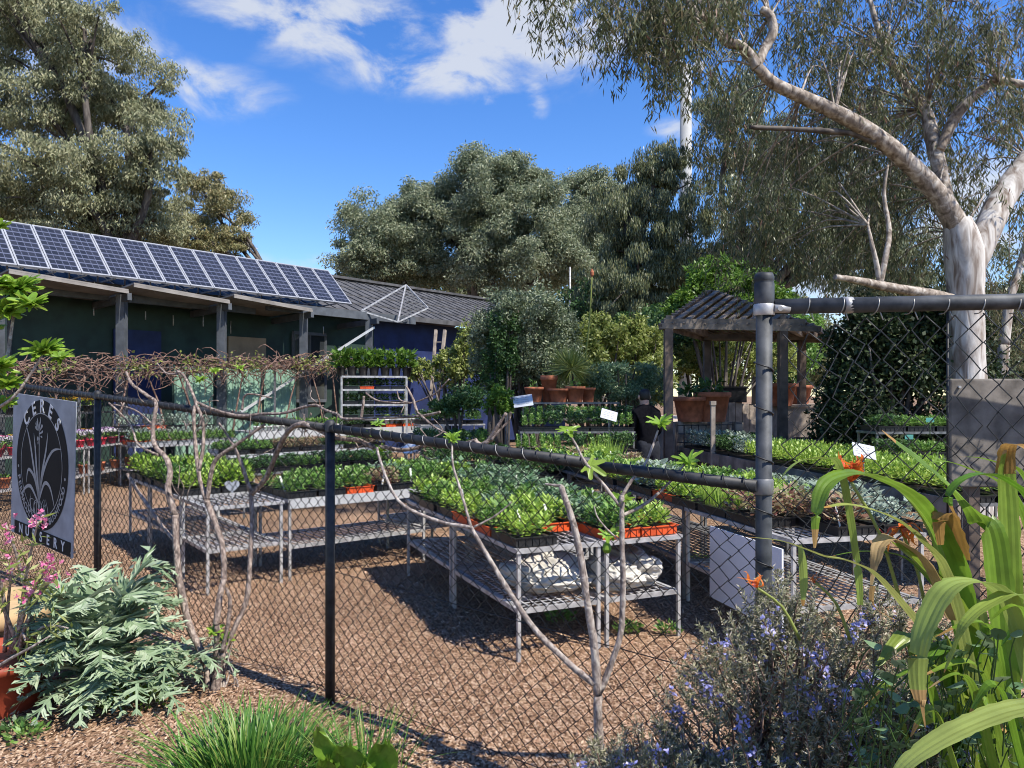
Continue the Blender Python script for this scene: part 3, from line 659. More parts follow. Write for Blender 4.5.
def field(where, fl, deg, W, D, H, nx, ny, colour, kind, near=True, skip=(), group=None, jitter=.012, scale=1.0, fill=1.0):
    """trays set out nx across and ny deep on a bench area"""
    q = rotm(deg); cw, cd = W / nx, D / ny
    for j in range(ny):
        for i in range(nx):
            if (i, j) in skip: continue
            p = Vector((fl[0], fl[1], 0)) + q @ Vector(((i + .5) * cw + random.gauss(0, jitter), (j + .5) * cd + random.gauss(0, jitter), 0)); p.z = H + .001
            c = colour(i, j) if callable(colour) else colour; k = kind(i, j) if callable(kind) else kind
            where_ = []
            if ny > 1: where_.append('%s row back' % ORD[j])
            if nx > 1: where_.append('%s across' % ORD[i])
            tray('%s tray of %s, %s%s' % (CN[c], KIND[k][2], ' '.join(where_), (' on ' if len(where.split()) < 4 else ', ') + where.replace('the ', '')), p, R(deg) + random.gauss(0, .025), c, k, min(.33, cw * .93), min(.42, cd * .93), near, group or 'seedling trays on ' + where, fill, scale)
def pick(*a): return lambda i, j: random.choice(a)
# A: centre bench, two rows of units
Aa = 24; qa = rotm(Aa); A0 = Vector((.03, 4.6, 0)); AH = .70; gA = 'galvanised benches of the centre block'
AL = {(0, 0): 'galvanised centre bench nearest the fence, orange trays at its back, bare mesh shelf', (1, 0): 'galvanised centre bench with pale sacks spilling off its lower shelf',
      (0, 1): 'galvanised bench directly behind the front left centre bench, legs in deep shade', (1, 1): 'galvanised bench behind the one with the pale sacks', (1, 2): 'rearmost galvanised bench of the centre block, blue-green seedlings on top'}
for (i, j), lb in AL.items():
    p = A0 + qa @ Vector((i * .63, j * 1.25, 0)); bench(lb, p, Aa, .61, 1.22, AH, gA, .31)
def colA(i, j): return 'orangeplastic' if (i, j) in ((0, 1), (1, 0), (2, 0), (3, 0), (0, 2), (1, 1), (3, 1)) else 'blackplastic'
def kindA(i, j):
    if i == 0: return ('lime', 'mid', 'lime', 'lime', 'mid', 'lime')[j]
    if i == 1: return ('mid', 'lime', 'lime', 'blue', 'mid', 'lime')[j]
    return {0: 'mid', 1: 'blue', 2: 'blue', 3: 'mid', 4: 'blue', 5: 'mid'}[j] if i == 2 else {0: 'lime', 1: 'mid', 2: 'mid'}.get(j, 'blue')
field('the centre bench', A0 + qa @ Vector((.0, .02, 0)), Aa, 1.24, 2.44, AH, 4, 6, colA, kindA, skip=((1, 0), ), scale=1.15)
field('the rear centre bench', A0 + qa @ Vector((.63, 2.5, 0)), Aa, .61, 1.22, AH, 2, 3, 'blackplastic', pick('blue', 'mid', 'blue'), scale=1.2)
# B: bench with the heart sign, C: bench with the pale fascia
Ba = 38; qb = rotm(Ba); B0 = Vector((-2.5, 6.12, 0))
bench('half empty grey bench with a heart shaped sign at its front', B0, Ba, .66, .78, .73, 'grey benches of the left block', .36, None)
bench('grey bench crowded with lime green seedlings behind the heart sign', B0 + qb @ Vector((0, .82, 0)), Ba, .72, 1.2, .73, 'grey benches of the left block', .33)
bench('farthest grey bench of the lime green seedling row, behind the fence post', B0 + qb @ Vector((0, 2.05, 0)), Ba, .72, .95, .73, 'grey benches of the left block', .33)
field('the heart sign bench', B0 + qb @ Vector((0, .82, 0)), Ba, .72, 2.18, .73, 2, 6, 'blackplastic', pick('lime', 'lime', 'lime', 'mid'), scale=1.35)
C0 = Vector((-1.97, 6.60, 0))
bench('pale fronted grey bench beside the heart sign bench', C0, Ba, 1.42, .78, .73, 'grey benches of the left block', .3, .085)
field('the pale fronted bench', C0, Ba, 1.42, .78, .73, 5, 2, lambda i, j: 'orangeplastic' if (i, j) in ((2, 0), (3, 1)) else 'blackplastic', lambda i, j: 'mid' if i < 2 else random.choice(['red', 'blue', 'mid', 'lime']), scale=1.1)
bench('grey bench joining the pale fronted bench to the centre block', C0 + qb @ Vector((1.44, .1, 0)), Ba, .62, 1.0, .73, 'grey benches of the left block', .3)
field('the joining bench', C0 + qb @ Vector((1.44, .1, 0)), Ba, .62, 1.0, .73, 2, 3, 'blackplastic', pick('mid', 'lime', 'mid'), near=False, scale=1.1)
# middle rows
N0 = Vector((-4.2, 11.1, 0)); qn = rotm(45); N2 = Vector((-3.55, 9.9, 0)); O0 = Vector((-4.9, 14.2, 0)); E0b = Vector((-6.6, 13.1, 0))
bench('low grey bench of dark herbs between the two pale edged rows', N2, 45, 2.5, .7, .60, 'grey benches of the middle rows', None, None, 'galvdark'); field('the low herb bench', N2, 45, 2.5, .7, .60, 6, 2, 'blackplastic', pick('mid', 'dark', 'dark'), False)
bench('pale edged grey bench of the middle row behind the heart sign', N0, 45, 2.9, .8, .75, 'grey benches of the middle rows', None, .09); field('the middle pale row', N0 + qn @ Vector((0, .1, 0)), 45, 2.9, .7, .75, 7, 2, pick('blackplastic', 'greyplastic', 'blackplastic'), pick('dark', 'mid', 'red'), False)
bench('pale edged grey bench of the back row with white pots', O0, 45, 4.7, .9, .95, 'grey benches of the middle rows', .4, .15); field('the back pale row', O0 + qn @ Vector((1.5, .3, 0)), 45, 1.6, .5, .95, 4, 1, 'blackplastic', 'dark', False)
bench('grey bench with an orange tray of silvery seedlings', E0b, 45, 1.9, .8, .75, 'grey benches of the middle rows', .3); bench('narrow raised grey bench behind the silvery seedlings', E0b + qn @ Vector((0, .85, 0)), 45, 1.9, .5, 1.0, 'grey benches of the middle rows', None, None, 'galvdark')
field('the silvery seedling bench', E0b, 45, 1.9, .8, .75, 5, 2, lambda i, j: 'orangeplastic' if j == 1 and i < 3 else 'greyplastic', lambda i, j: 'silver' if j else 'mid', False, scale=1.3)
field('the narrow raised bench', E0b + qn @ Vector((0, .87, 0)), 45, 1.9, .5, 1.0, 4, 1, lambda i, j: 'orangeplastic' if i == 1 else 'blackplastic', 'silver', False, scale=1.3)
# H: long aisle bench running away on the right
Ha = 14.5; qh = rotm(Ha); H0 = Vector((1.74, 4.65, 0))
HL = ['pale pipe fronted aisle bench with a white sheet under it, beside the gate post', 'second aisle bench back from the gate post', 'third aisle bench back from the gate post', 'last aisle bench before the person in black']
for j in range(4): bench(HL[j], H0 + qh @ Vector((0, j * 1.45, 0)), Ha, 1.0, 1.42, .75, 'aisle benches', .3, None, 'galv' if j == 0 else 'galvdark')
def kindH(i, j): return ['red', 'mid', 'limegrass', 'lime', 'lime', 'silver', 'mid', 'lime', 'lime', 'mid', 'lime', 'mid', 'mid', 'lime'][(j + i * 2) % 14] if j > 1 else ('red' if i < 2 else 'silver')
field('the aisle bench', H0, Ha, 1.0, 5.8, .75, 3, 14, lambda i, j: 'orangeplastic' if (i, j) == (0, 4) else 'blackplastic', kindH, True, scale=1.15, skip=((0, 0),))
# I/J: timber edged bench at the right
Ia = 8; qi = rotm(Ia); I0 = Vector((3.72, 6.2, 0))
IL = ['timber edged bench of glossy green seedlings in front of the dark hedge', 'second timber edged bench back from the grey board', 'third timber edged bench back from the grey board', 'farthest timber edged bench, below the gazebo']
for j in range(4): bench(IL[j], I0 + qi @ Vector((0, j * 1.6, 0)), Ia, 1.0, 1.58, .75, 'timber edged benches', None, None, 'galvdark', 'mesh', True)
field('the timber edged bench', I0, Ia, 1.0, 6.35, .75, 3, 14, 'blackplastic', lambda i, j: 'lime' if j < 8 else random.choice(['mid', 'lime', 'dark', 'silver']), False, scale=1.5)
bench('low bench of potted plants between the aisle and timber edged benches', (3.0, 6.6, 0), Ia, .5, 2.6, .55, 'timber edged benches', None, None, 'galvdark'); field('the low aisle bench', (3.0, 6.6, 0), Ia, .5, 2.6, .55, 1, 6, 'blackplastic', pick('blue', 'mid', 'silver'), False)
# L: stepped stand in the shade
LS = [(.05, 10.7, .80), (.12, 11.25, 1.10), (.2, 11.8, 1.28)]; LN = ['lowest step of the shaded plant stand', 'middle step of the shaded plant stand', 'top step of the shaded plant stand']
for (x, y, h), lb in zip(LS, LN):
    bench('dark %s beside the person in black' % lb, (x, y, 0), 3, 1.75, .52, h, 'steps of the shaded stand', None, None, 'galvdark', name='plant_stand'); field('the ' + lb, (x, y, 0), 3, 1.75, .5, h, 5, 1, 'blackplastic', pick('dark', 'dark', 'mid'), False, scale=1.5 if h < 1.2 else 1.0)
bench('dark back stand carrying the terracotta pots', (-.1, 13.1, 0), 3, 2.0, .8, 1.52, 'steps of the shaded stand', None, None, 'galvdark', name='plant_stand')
# stands at the far right in front of the hedge
for lb, fl, h, W in (('black lower shelf of seedlings in front of the dark hedge', (4.15, 8.3, 0), .95, 1.5), ('black upper shelf of seedlings against the dark hedge', (4.25, 8.75, 0), 1.22, 1.5)):
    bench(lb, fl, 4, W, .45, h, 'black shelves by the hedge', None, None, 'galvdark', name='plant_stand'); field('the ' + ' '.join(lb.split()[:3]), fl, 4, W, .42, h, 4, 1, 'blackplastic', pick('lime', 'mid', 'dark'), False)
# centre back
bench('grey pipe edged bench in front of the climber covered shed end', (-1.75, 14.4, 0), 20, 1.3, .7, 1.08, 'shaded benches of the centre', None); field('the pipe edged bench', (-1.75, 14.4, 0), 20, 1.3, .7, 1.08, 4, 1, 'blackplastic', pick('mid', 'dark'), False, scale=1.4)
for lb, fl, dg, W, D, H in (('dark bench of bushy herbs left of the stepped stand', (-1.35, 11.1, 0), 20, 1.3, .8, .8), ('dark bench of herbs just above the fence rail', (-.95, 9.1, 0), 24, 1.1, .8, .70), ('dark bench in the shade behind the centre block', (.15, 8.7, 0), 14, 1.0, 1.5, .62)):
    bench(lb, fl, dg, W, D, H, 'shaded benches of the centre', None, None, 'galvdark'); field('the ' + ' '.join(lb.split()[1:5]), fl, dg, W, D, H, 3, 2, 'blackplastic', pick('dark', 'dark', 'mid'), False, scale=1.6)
# D: flower benches at the far left
for j, lb in enumerate(('grey flower bench behind the sign', 'grey flower bench right of the fence post, red pots along its edge')):
    bench(lb, (-8.05, 9.7 + j * 2.9, 0), 0, .95, 2.8, .78, 'flower benches', .3)
bench('dark raised bench of orange and yellow plants behind the flower benches', (-8.75, 9.7, 0), 0, .6, 5.7, 1.32, 'flower benches', None, None, 'galvdark')
# ------------------------------------------------------------------ single pots
POTM = {}
def pot(name, label, loc, m_, r=.06, h=.1, leafm=None, petal=None, n=40, hh=.14, spread=.09, group=None, rim=True, npet=32, llen=.06, cat='pot plant', droop=.15):
    rt = root(name, label, cat, loc, group, random.uniform(0, 6.28)); key = (m_, round(r, 3), round(h, 3))
    if key not in POTM:
        b = MB(); pr = [(r * .72, .0), (r * .96, h * .82), (r * 1.0, h * .82), (r * 1.06, h * .84), (r * 1.06, h), (r * .93, h), (r * .9, h * .85)] if rim else [(r * .75, 0), (r, h), (r * .94, h), (r * .9, h * .9)]
        b.lathe(pr, n=16); b.lathe([(r * .72, .002), (.001, .002)], n=16); o = b.local('pot', M_[m_], rt)
        b = MB(); b.lathe([(r * .9, h * .86), (.001, h * .88)], n=16); o2 = b.local('potting_mix', M_['soil'], rt); POTM[key] = (o.data, o2.data)
    else: link('pot', POTM[key][0], None, rt); link('potting_mix', POTM[key][1], None, rt)
    if leafm:
        key2 = (leafm, round(r, 2), round(hh, 2), n, random.randint(0, 2))
        if key2 not in POTM:
            a = rng.uniform(0, 6.28, n); q = rng.random(n) ** .5; pts = np.stack([np.cos(a) * q * spread * .5, np.sin(a) * q * spread * .5, h * .85 + rng.random(n) * hh * .75], 1)
            d = unit(np.stack([np.cos(a), np.sin(a), rng.uniform(.0, 1.6, n) - droop], 1)); V, Q = leaf_quads(pts, d, rng.uniform(.7, 1.3, n) * llen, rng.uniform(.35, .6, n) * llen)
            me = npmesh('foliage', V, Q); me.materials.append(M_[leafm]); POTM[key2] = me
        link('foliage', POTM[key2], None, rt)
    if petal:
        key3 = (petal, round(r, 2), npet, random.randint(0, 2))
        if key3 not in POTM:
            k = npet * 5; a = rng.uniform(0, 6.28, npet); q = rng.random(npet) ** .5 * spread; c = np.stack([np.cos(a) * q, np.sin(a) * q, h * .85 + hh * rng.uniform(.7, 1.1, npet)], 1)
            pts = np.repeat(c, 5, 0); aa = np.tile(np.arange(5) * 1.2566, npet) + rng.uniform(0, 1, k); d = unit(np.stack([np.cos(aa), np.sin(aa), rng.uniform(-.1, .6, k)], 1))
            V, Q = leaf_quads(pts, d, .03, .026, np.tile([[0, 0, 1.0]], (k, 1)) + rng.normal(0, .3, (k, 3))); me = npmesh('blossoms', V, Q); me.materials.append(M_[petal]); POTM[key3] = me
        link('blossoms', POTM[key3], None, rt)
    return rt
# flower benches: pots in rows
COLN = {'whitepetal': 'white', 'violetpetal': 'violet', 'yellowpetal': 'yellow', 'pinkpetal': 'pink', 'orangepetal': 'orange', None: 'leafy'}
PN = {'maroonpot': 'maroon', 'pinkpot': 'pink', 'blackplastic': 'black', 'terracotta': 'terracotta', 'whitepot': 'white'}
for j in range(17):
    y = 9.85 + j * .335; pp = ['pinkpot', 'maroonpot', 'maroonpot', 'pinkpot', 'pinkpot'][j % 5]
    for i in range(4):
        pe = ['whitepetal', 'whitepetal', 'violetpetal', 'violetpetal' if j % 3 else 'yellowpetal'][i] if j > 5 else ['whitepetal', None, 'whitepetal', 'pinkpetal'][i]
        pm = pp if i == 0 else random.choice(['maroonpot', 'blackplastic'])
        pot('flower_pot', '%s pot of %s flowers, %s from the aisle in %s row of the flower bench' % (PN[pm], COLN[pe], ORD[i], ORD[j]), (-7.22 - i * .21, y, .781), pm, .075, .12, 'midleaf', pe, 34, .13, .09, 'flower pots on the left bench')
for j in range(15):
    pe = random.choice(['yellowpetal', 'orangepetal', 'yellowpetal', 'whitepetal'])
    pot('flower_pot', '%s flowered black pot, %s along the raised bench' % (COLN[pe], ORD[j]), (-8.4, 9.9 + j * .38, 1.321), 'blackplastic', .09, .13, 'limeleaf', pe, 40, .16, .1, 'pots on the raised bench')
for j in range(10):
    pot('clay_pot', 'small clay pot, %s along the lower shelf of the left flower bench' % ORD[j], (-7.25, 10.2 + j * .5, .325), 'terracotta', .09, .15, 'midleaf', None, 20, .08, .07, 'clay pots on the lower shelf', cat='pot')
# white pots and orange trays on the back row
for i in range(14):
    p = O0 + qn @ Vector((.12 + i * .135, .12, .951)); pot('white_pot', 'white pot of grassy seedlings, %s from the left on the back row bench' % ORD[i], p, 'whitepot', .058, .1, 'midleaf', None, 30, .16, .05, 'white pots on the back row', cat='pot plant', llen=.08, droop=-1)
for i in range(3):
    p = O0 + qn @ Vector((3.3 + i * .45, .2, .951)); tray('orange tray under white pots, %s from the left at the bench end' % ORD[i], p, R(45), 'orangeplastic', 'mid', .42, .3, False, 'orange trays on the back row', scale=.6)
    for k in range(6):
        p2 = O0 + qn @ Vector((3.16 + i * .45 + (k % 3) * .135, .13 + (k // 3) * .14, .99)); pot('white_pot', 'white seedling pot, %s in the %s orange tray of the back row' % (ORD[k], ORD[i]), p2, 'whitepot', .055, .13, 'midleaf' if i else 'limeleaf', None, 24, .12, .06, 'white pots in the orange trays', cat='pot plant')
# terracotta pots on the back stand
for i, (px, py, d, r, h, ph) in enumerate(((534, 401, 13.4, .17, .27, 'wide terracotta pot with a rolled rim at the left of the pot group'), (549, 394, 13.6, .15, .34, 'upright terracotta pot standing highest in the pot group'), (559, 402, 13.3, .19, .24, 'low broad terracotta pot in the middle of the pot group'),
                                   (575, 402, 13.3, .17, .28, 'pale terracotta pot lit by the sun in the pot group'), (588, 401, 13.6, .13, .26, 'small dark terracotta pot at the right of the pot group'))):
    p = P(px, py, d); p.z = 1.522
    pot('terracotta_pot', ph, p, 'terracotta', r, h + (.14 if i == 1 else 0), 'midleaf' if i in (0, 3) else None, None, 30, .2, .12, 'terracotta pots on the back stand', cat='pot')
# big pots round the gazebo
for px, py, d, r, h, lb in ((690, 398, 12.7, .28, .42, 'big brown clay pot on the pallet planter under the gazebo'), (712, 392, 12.75, .30, .5, 'tall reddish clay pot beside the brown one under the gazebo'), (778, 385, 14, .34, .42, 'broad orange clay bowl behind the gate post'), (797, 386, 15.5, .30, .40, 'orange clay pot standing at the far corner of the gazebo')):
    p = P(px, py, d); p.z = 1.2 if d < 13 else 1.45
    pot('clay_pot', lb, p, 'terracotta', r, h, 'darkleaf', None, 60, .35, .3, 'big clay pots at the gazebo', cat='pot', llen=.14)
for p in ((5.25, 14.2, 0), (6.15, 15.6, 0)):
    b = MB(); b.box((p[0], p[1], .72), (.6, .5, 1.44)); b.box((p[0], p[1], 1.445), (.66, .56, .05)); r = root('plinth', ['pale block plinth under the broad orange clay bowl', 'pale block plinth under the far orange clay pot'][p[0] > 5.5], 'plinth', p); b.build('block', M_['paletimber'], r)
b = MB(); b.lathe([(.24, 0), (.29, .95), (.31, .96), (.31, 1.02), (.27, 1.02), (.26, .9)], n=24); b.lathe([(.26, .95), (.001, .95)], n=24); r = root('black_barrel', 'tall black barrel standing at the left end of the dark hedge', 'barrel', (4.35, 10.9, 0)); b.local('barrel', M_['blackplastic'], r)
# rack of shelves at the middle veranda post
rk2 = root('shelf_rack', 'tall white framed rack with three shelves of dark plants by the veranda', 'shelf rack', (-3.7, 16.3, 0)); q2 = rotm(12)
def rp(x, y, z): return Vector((-3.7, 16.3, 0)) + q2 @ Vector((x, y, z))
for x in (0, 1.4):
    for y in (0, .5): m = MB(); m.beam(rp(x, y, 0), rp(x, y, 2.05), .04, .04, (1, 0, 0)); m.build('upright', M_['galv'], rk2)
for z in (1.12, 1.43, 1.76, 2.05):
    m = MB(); m.beam(rp(0, 0, z), rp(1.4, 0, z), .03, .04); m.beam(rp(0, .5, z), rp(1.4, .5, z), .03, .04); m.beam(rp(0, .25, z), rp(1.4, .25, z), .46, .012); m.build('shelf', M_['galv'], rk2)
for z, nm in ((1.14, 'bottom'), (1.45, 'middle'), (1.78, 'upper')):
    for i in range(4): tray('%s tray, %s from the left on the %s rack shelf' % ('orange' if (nm, i) == ('upper', 1) else 'black', ORD[i], nm), rp(.2 + i * .34, .22, z + .002), R(12), 'orangeplastic' if (nm, i) == ('upper', 1) else 'blackplastic', 'dark', .3, .4, False, 'trays on the shelf rack', scale=1.2)
for i in range(7): pot('potted_seedling', 'black pot of lush broad green leaves, %s from the left on top of the rack' % ORD[i], rp(-.02 + i * .24, .22, 2.06), 'blackplastic', .11, .22, 'brightgreen', None, 150, .48, .26, 'lush pots on top of the rack', llen=.15)
# ------------------------------------------------------------------ things lying about
sh = MB()
def cloth(name, label, cat, c, sx, sy, h, m_, seed, res=26, sag=None, base=.2):
    from mathutils import noise as mn
    res = 44; xs = np.linspace(-1, 1, res); V = []; o3 = Vector((seed * 3.7, seed * 1.3, 0))
    for j in range(res):
        for i in range(res):
            x, y = xs[i], xs[j]; rr = (x ** 4 + y ** 4) ** .25; e = max(0, 1 - rr ** 3)
            q3 = Vector((x, y, 0)) * 1.6 + o3; rid = 1 - abs(mn.noise(q3 * 1.7)) * 2; rid2 = 1 - abs(mn.noise(q3 * 3.9 + Vector((5, 2, 1)))) * 2
            z = h * (e ** .6 * (.45 + .55 * mn.noise(q3) + .30 * rid) + .10 * rid2 + .05 * mn.noise(q3 * 9))
            xx = x * sx * (1 + .16 * mn.noise(Vector((seed, y * 1.5, 3)))); yy = y * sy * (1 + .16 * mn.noise(Vector((x * 1.5, seed, 7))))
            dz = sag(xx, yy) if sag else 0
            V.append(tuple(Vector(c) + qa @ Vector((xx, yy, max(.004, z) + dz))))
    Q = [(j * res + i, j * res + i + 1, (j + 1) * res + i + 1, (j + 1) * res + i) for j in range(res - 1) for i in range(res - 1)]
    m = MB(); m.add(V, Q, True); o = m.build(name, M_[m_], None, c); tag(o, label, cat); sol = o.modifiers.new('thick', 'SOLIDIFY'); sol.thickness = .006; return o
def sackbag(label, c, r, seed):
    from mathutils import noise as mn
    bmx = bmesh.new(); bmesh.ops.create_icosphere(bmx, subdivisions=6, radius=1); o3 = Vector((seed * 2.3, seed, 1))
    for v in bmx.verts:
        p = v.co.copy(); f = 1 + .22 * mn.noise(p * 1.3 + o3); f -= .20 * abs(mn.noise(Vector((p.x * 2.2, p.y * 1.3, p.z * 3)) + o3 * 2)) + .10 * abs(mn.noise(p * 5.5 + o3)) + .04 * abs(mn.noise(p * 12 + o3))
        v.co = Vector((math.copysign(abs(p.x) ** .8, p.x) * r[0] * f, math.copysign(abs(p.y) ** .8, p.y) * r[1] * f, max(0, (p.z + .85) * r[2] * f)))
    me = bpy.data.meshes.new('sack'); bmx.to_mesh(me); bmx.free(); me.polygons.foreach_set('use_smooth', [True] * len(me.polygons)); o = link('sack', me, M_['sack']); o.location = c; o.rotation_euler = (0, 0, R(Aa)); return tag(o, label, 'sack')
cc = A0 + qa @ Vector((.42, .45, .325)); sackbag('crumpled cream sack heaped on the lower shelf of the centre bench', cc, (.30, .30, .12), 3)
cc = A0 + qa @ Vector((.84, .28, .325)); sackbag('pale folded sack bulging at the front middle of the lower shelf', cc, (.20, .27, .115), 11)
cc = A0 + qa @ Vector((1.05, .4, .325)); sackbag('rumpled grey cream sack at the right end of the lower shelf', cc, (.17, .34, .13), 21)
cc = C0 + qb @ Vector((1.9, .95, .74)); cloth('bag', 'white and blue plastic bag lying on the joining bench', 'bag', (-1.42, 11.6, .76), .32, .2, .2, 'white', 31); 
pp = H0 + qh @ Vector((-.42, .32, 0))
b = MB(); a0 = H0 + qh @ Vector((-.06, .90, 0)); a1 = H0 + qh @ Vector((-.05, .03, 0)); lean = Vector((.02, .05, .0))
b.beam(a0 + Vector((0, 0, .43)), a1 + Vector((0, 0, .43)), .012, .52); o = b.build('white_sheet', M_['white'], None, tuple(a0)); tag(o, 'plain white rigid sheet leaning on the aisle bench beside the gate post', 'sheet')
# price signs
def sign_card(label, px, py, d, tilt, hgt, shape='card', m_='card', w_=.27):
    p = P(px, py, d); r = root('price_sign', label, 'sign', (p.x, p.y, p.z - hgt), 'price signs among the plants'); m = MB(); m.tube([(p.x, p.y, p.z - hgt), (p.x, p.y + .012, p.z - .02)], .006, 5, 1); m.build('stake', M_['galv'], r)
    m = MB(); q = Matrix.Rotation(tilt, 3, 'Y') @ Matrix.Rotation(R(-38), 3, 'X')
    if shape == 'heart':
        vs = []
        for i in range(28):
            t = i / 28 * 2 * math.pi; vs.append(Vector((16 * math.sin(t) ** 3, 0, 13 * math.cos(t) - 5 * math.cos(2 * t) - 2 * math.cos(3 * t) - math.cos(4 * t))) * (w_ / 34))
        q = Matrix.Rotation(R(20), 3, 'Z'); a = [p + q @ v for v in vs]; bb = [p + q @ (v + Vector((0, .006, 0))) for v in vs]; m.add(a + bb, [tuple(range(28)), tuple(range(55, 27, -1))] + [(i, (i + 1) % 28, 28 + (i + 1) % 28, 28 + i) for i in range(28)])
    else: m.box(p, (w_, .006, w_ * .72), mtx=q)
    o = m.build('card', M_[m_], r)
    if shape == 'card':
        m = MB()
        for i in range(4):
            for k in range(3): m.box(p + q @ Vector((-w_ * .28 + k * w_ * .24 + random.uniform(-.01, .01), -.0045, w_ * (.2 - i * .13))), (w_ * random.uniform(.12, .2), .002, .008), mtx=q)
        m.build('print', M_['signline'], o)
    return r
sign_card('white tilted sign card in front of the terracotta pots', 523, 401, 11.5, R(-8), .3, w_=.30); sign_card('white sign card leaning sideways on the middle step of the stand', 609, 415, 10.9, R(16), .3, w_=.24)
sign_card('white sign card tilted among seedlings in front of the dark hedge', 864, 451, 6.6, R(12), .22, w_=.20); sign_card('blue grey heart shaped plant sign on the half empty bench', 232, 486, 6.35, 0, .16, 'heart', 'signgrey', .13)
for px, py, d, lb in ((930, 420, 8.4, 'small green round marker in the upper hedge shelf'), (909, 437, 8.2, 'small green round marker in the lower hedge shelf')):
    p = P(px, py, d); r = root('plant_marker', lb, 'marker', (p.x, p.y, p.z - .2), 'plant markers'); m = MB(); m.tube([(p.x, p.y, p.z - .2), p], .005, 5, 1); m.build('stake', M_['darkleaf'], r); m = MB(); m.box(p, (.09, .006, .05)); m.build('disc', mat('marker green', (.10, .35, .30)), r)
# ------------------------------------------------------------------ trees
def CL(lst, d, dy=None):
    """crown clumps given as picture centre, half sizes, distance offset -> real ellipsoids"""
    out = []
    for (px, py, rx, ry, *o) in lst:
        dd = d + (o[0] if o else 0); out.append((P(px, py, dd), (rx * dd / F, (dy or rx * dd / F * .9), ry * dd / F)))
    return out
# tall gum at the far left, with the olive one behind it
tree('gum_tree', 'tall grey green gum rising behind the left end of the solar panels', (-16, 30, 0), (-15.6, 30, 7),
     CL([(20, 20, 75, 45), (85, 30, 55, 38, -1), (120, 95, 70, 45, 1), (40, 105, 75, 50), (150, 150, 45, 42, -1), (60, 175, 70, 42, -1.5), (-60, 120, 70, 90), (120, 195, 50, 30), (10, 215, 60, 35, 1), (-20, -20, 90, 40), (90, 228, 70, 30), (150, 215, 50, 28, 1), (30, 190, 60, 40, -1)], 30),
     60000, .30, .075, M_['gumleaf'], M_['bark_dark'], .35, 16, .27, .55, 'gum trees', twigs=8, dense=1.25)
tree('gum_tree', 'smaller olive tinted gum between the tall left gum and the open sky', (-10.5, 35, 0), (-11, 35, 6.5),
     CL([(212, 205, 38, 32), (190, 235, 45, 25, -1), (238, 238, 22, 18), (200, 185, 24, 18, 1), (205, 245, 45, 20), (170, 245, 30, 20)], 35), 14000, .28, .07, M_['gumleaf2'], M_['bark_dark'], .2, 12, .3, .5, 'gum trees', twigs=8)
# round headed gums in the middle distance
tree('gum_tree', 'rounded gum low on the left of the middle group, above the shed roof', (-6.6, 43, 0), (-6.8, 43, 5),
     CL([(385, 235, 50, 42), (372, 262, 42, 26, -1), (415, 215, 34, 34, 1), (410, 260, 34, 28)], 43), 22000, .32, .10, M_['gumleaf3'], M_['bark_dark'], .3, 15, .27, .4, 'gum trees', twigs=5, dense=1.7)
tree('gum_tree', 'broad dome shaped gum at the centre of the middle group', (-1.8, 42, 0), (-1.8, 42, 5.5),
     CL([(490, 200, 66, 46), (455, 215, 48, 44, 1), (535, 225, 52, 48, -1), (500, 255, 60, 38, -1), (560, 262, 38, 28), (440, 260, 36, 32, 1), (505, 178, 42, 24)], 42), 42000, .32, .10, M_['gumleaf3'], M_['bark_dark'], .4, 15, .26, .4, 'gum trees', twigs=5, dense=1.7)
tree('gum_tree', 'narrow pale topped gum between the dome shaped gum and the dark weeping tree', (5.4, 45, 0), (5.2, 45, 6),
     CL([(590, 190, 34, 28), (612, 225, 34, 40, 1), (580, 225, 28, 36), (600, 265, 40, 32)], 45), 16000, .33, .10, M_['gumleaf3'], M_['bark_dark'], .3, 14, .3, .45, 'gum trees', twigs=5, dense=1.7)
tree('weeping_tree', 'dark weeping gum with drooping foliage left of the pale lamp pole', (4.6, 27, 0), (4.5, 27, 4.2),
     CL([(655, 185, 38, 42), (625, 225, 40, 55), (680, 235, 46, 55, -1), (640, 285, 52, 40, -1), (700, 290, 46, 38, .5), (668, 160, 26, 22), (610, 290, 38, 32), (650, 320, 55, 30), (590, 310, 30, 30, 1)], 27), 42000, .30, .05, M_['gumdark'], M_['bark_dark'], .3, 15, .28, .75, 'gum trees', twigs=6)
tree('gum_tree', 'mid green gum behind the pale limb, right of the lamp pole', (8.3, 25, 0), (8.0, 25, 4.5),
     CL([(735, 110, 42, 48), (770, 160, 55, 50, 1), (745, 210, 50, 50, -1), (800, 230, 60, 50), (850, 250, 60, 45), (730, 265, 45, 40), (820, 180, 50, 45, 1), (885, 200, 50, 50, 2), (905, 265, 45, 40, 2), (870, 130, 50, 40, 2)], 25), 42000, .26, .05, M_['gumdark'], M_['bark_dark'], .28, 15, .28, .7, 'gum trees', twigs=6, dense=1.3)
tree('gum_tree', 'distant dark tree seen beyond the big pale trunk at the right', (20, 30, 0), (20, 30, 3),
     CL([(1010, 300, 60, 60), (900, 290, 50, 40, 3), (1060, 330, 60, 60), (985, 350, 50, 45), (1010, 380, 60, 30, 2)], 30), 16000, .32, .08, M_['gumdark'], M_['bark_dark'], .25, 14, .32, .5, 'gum trees')
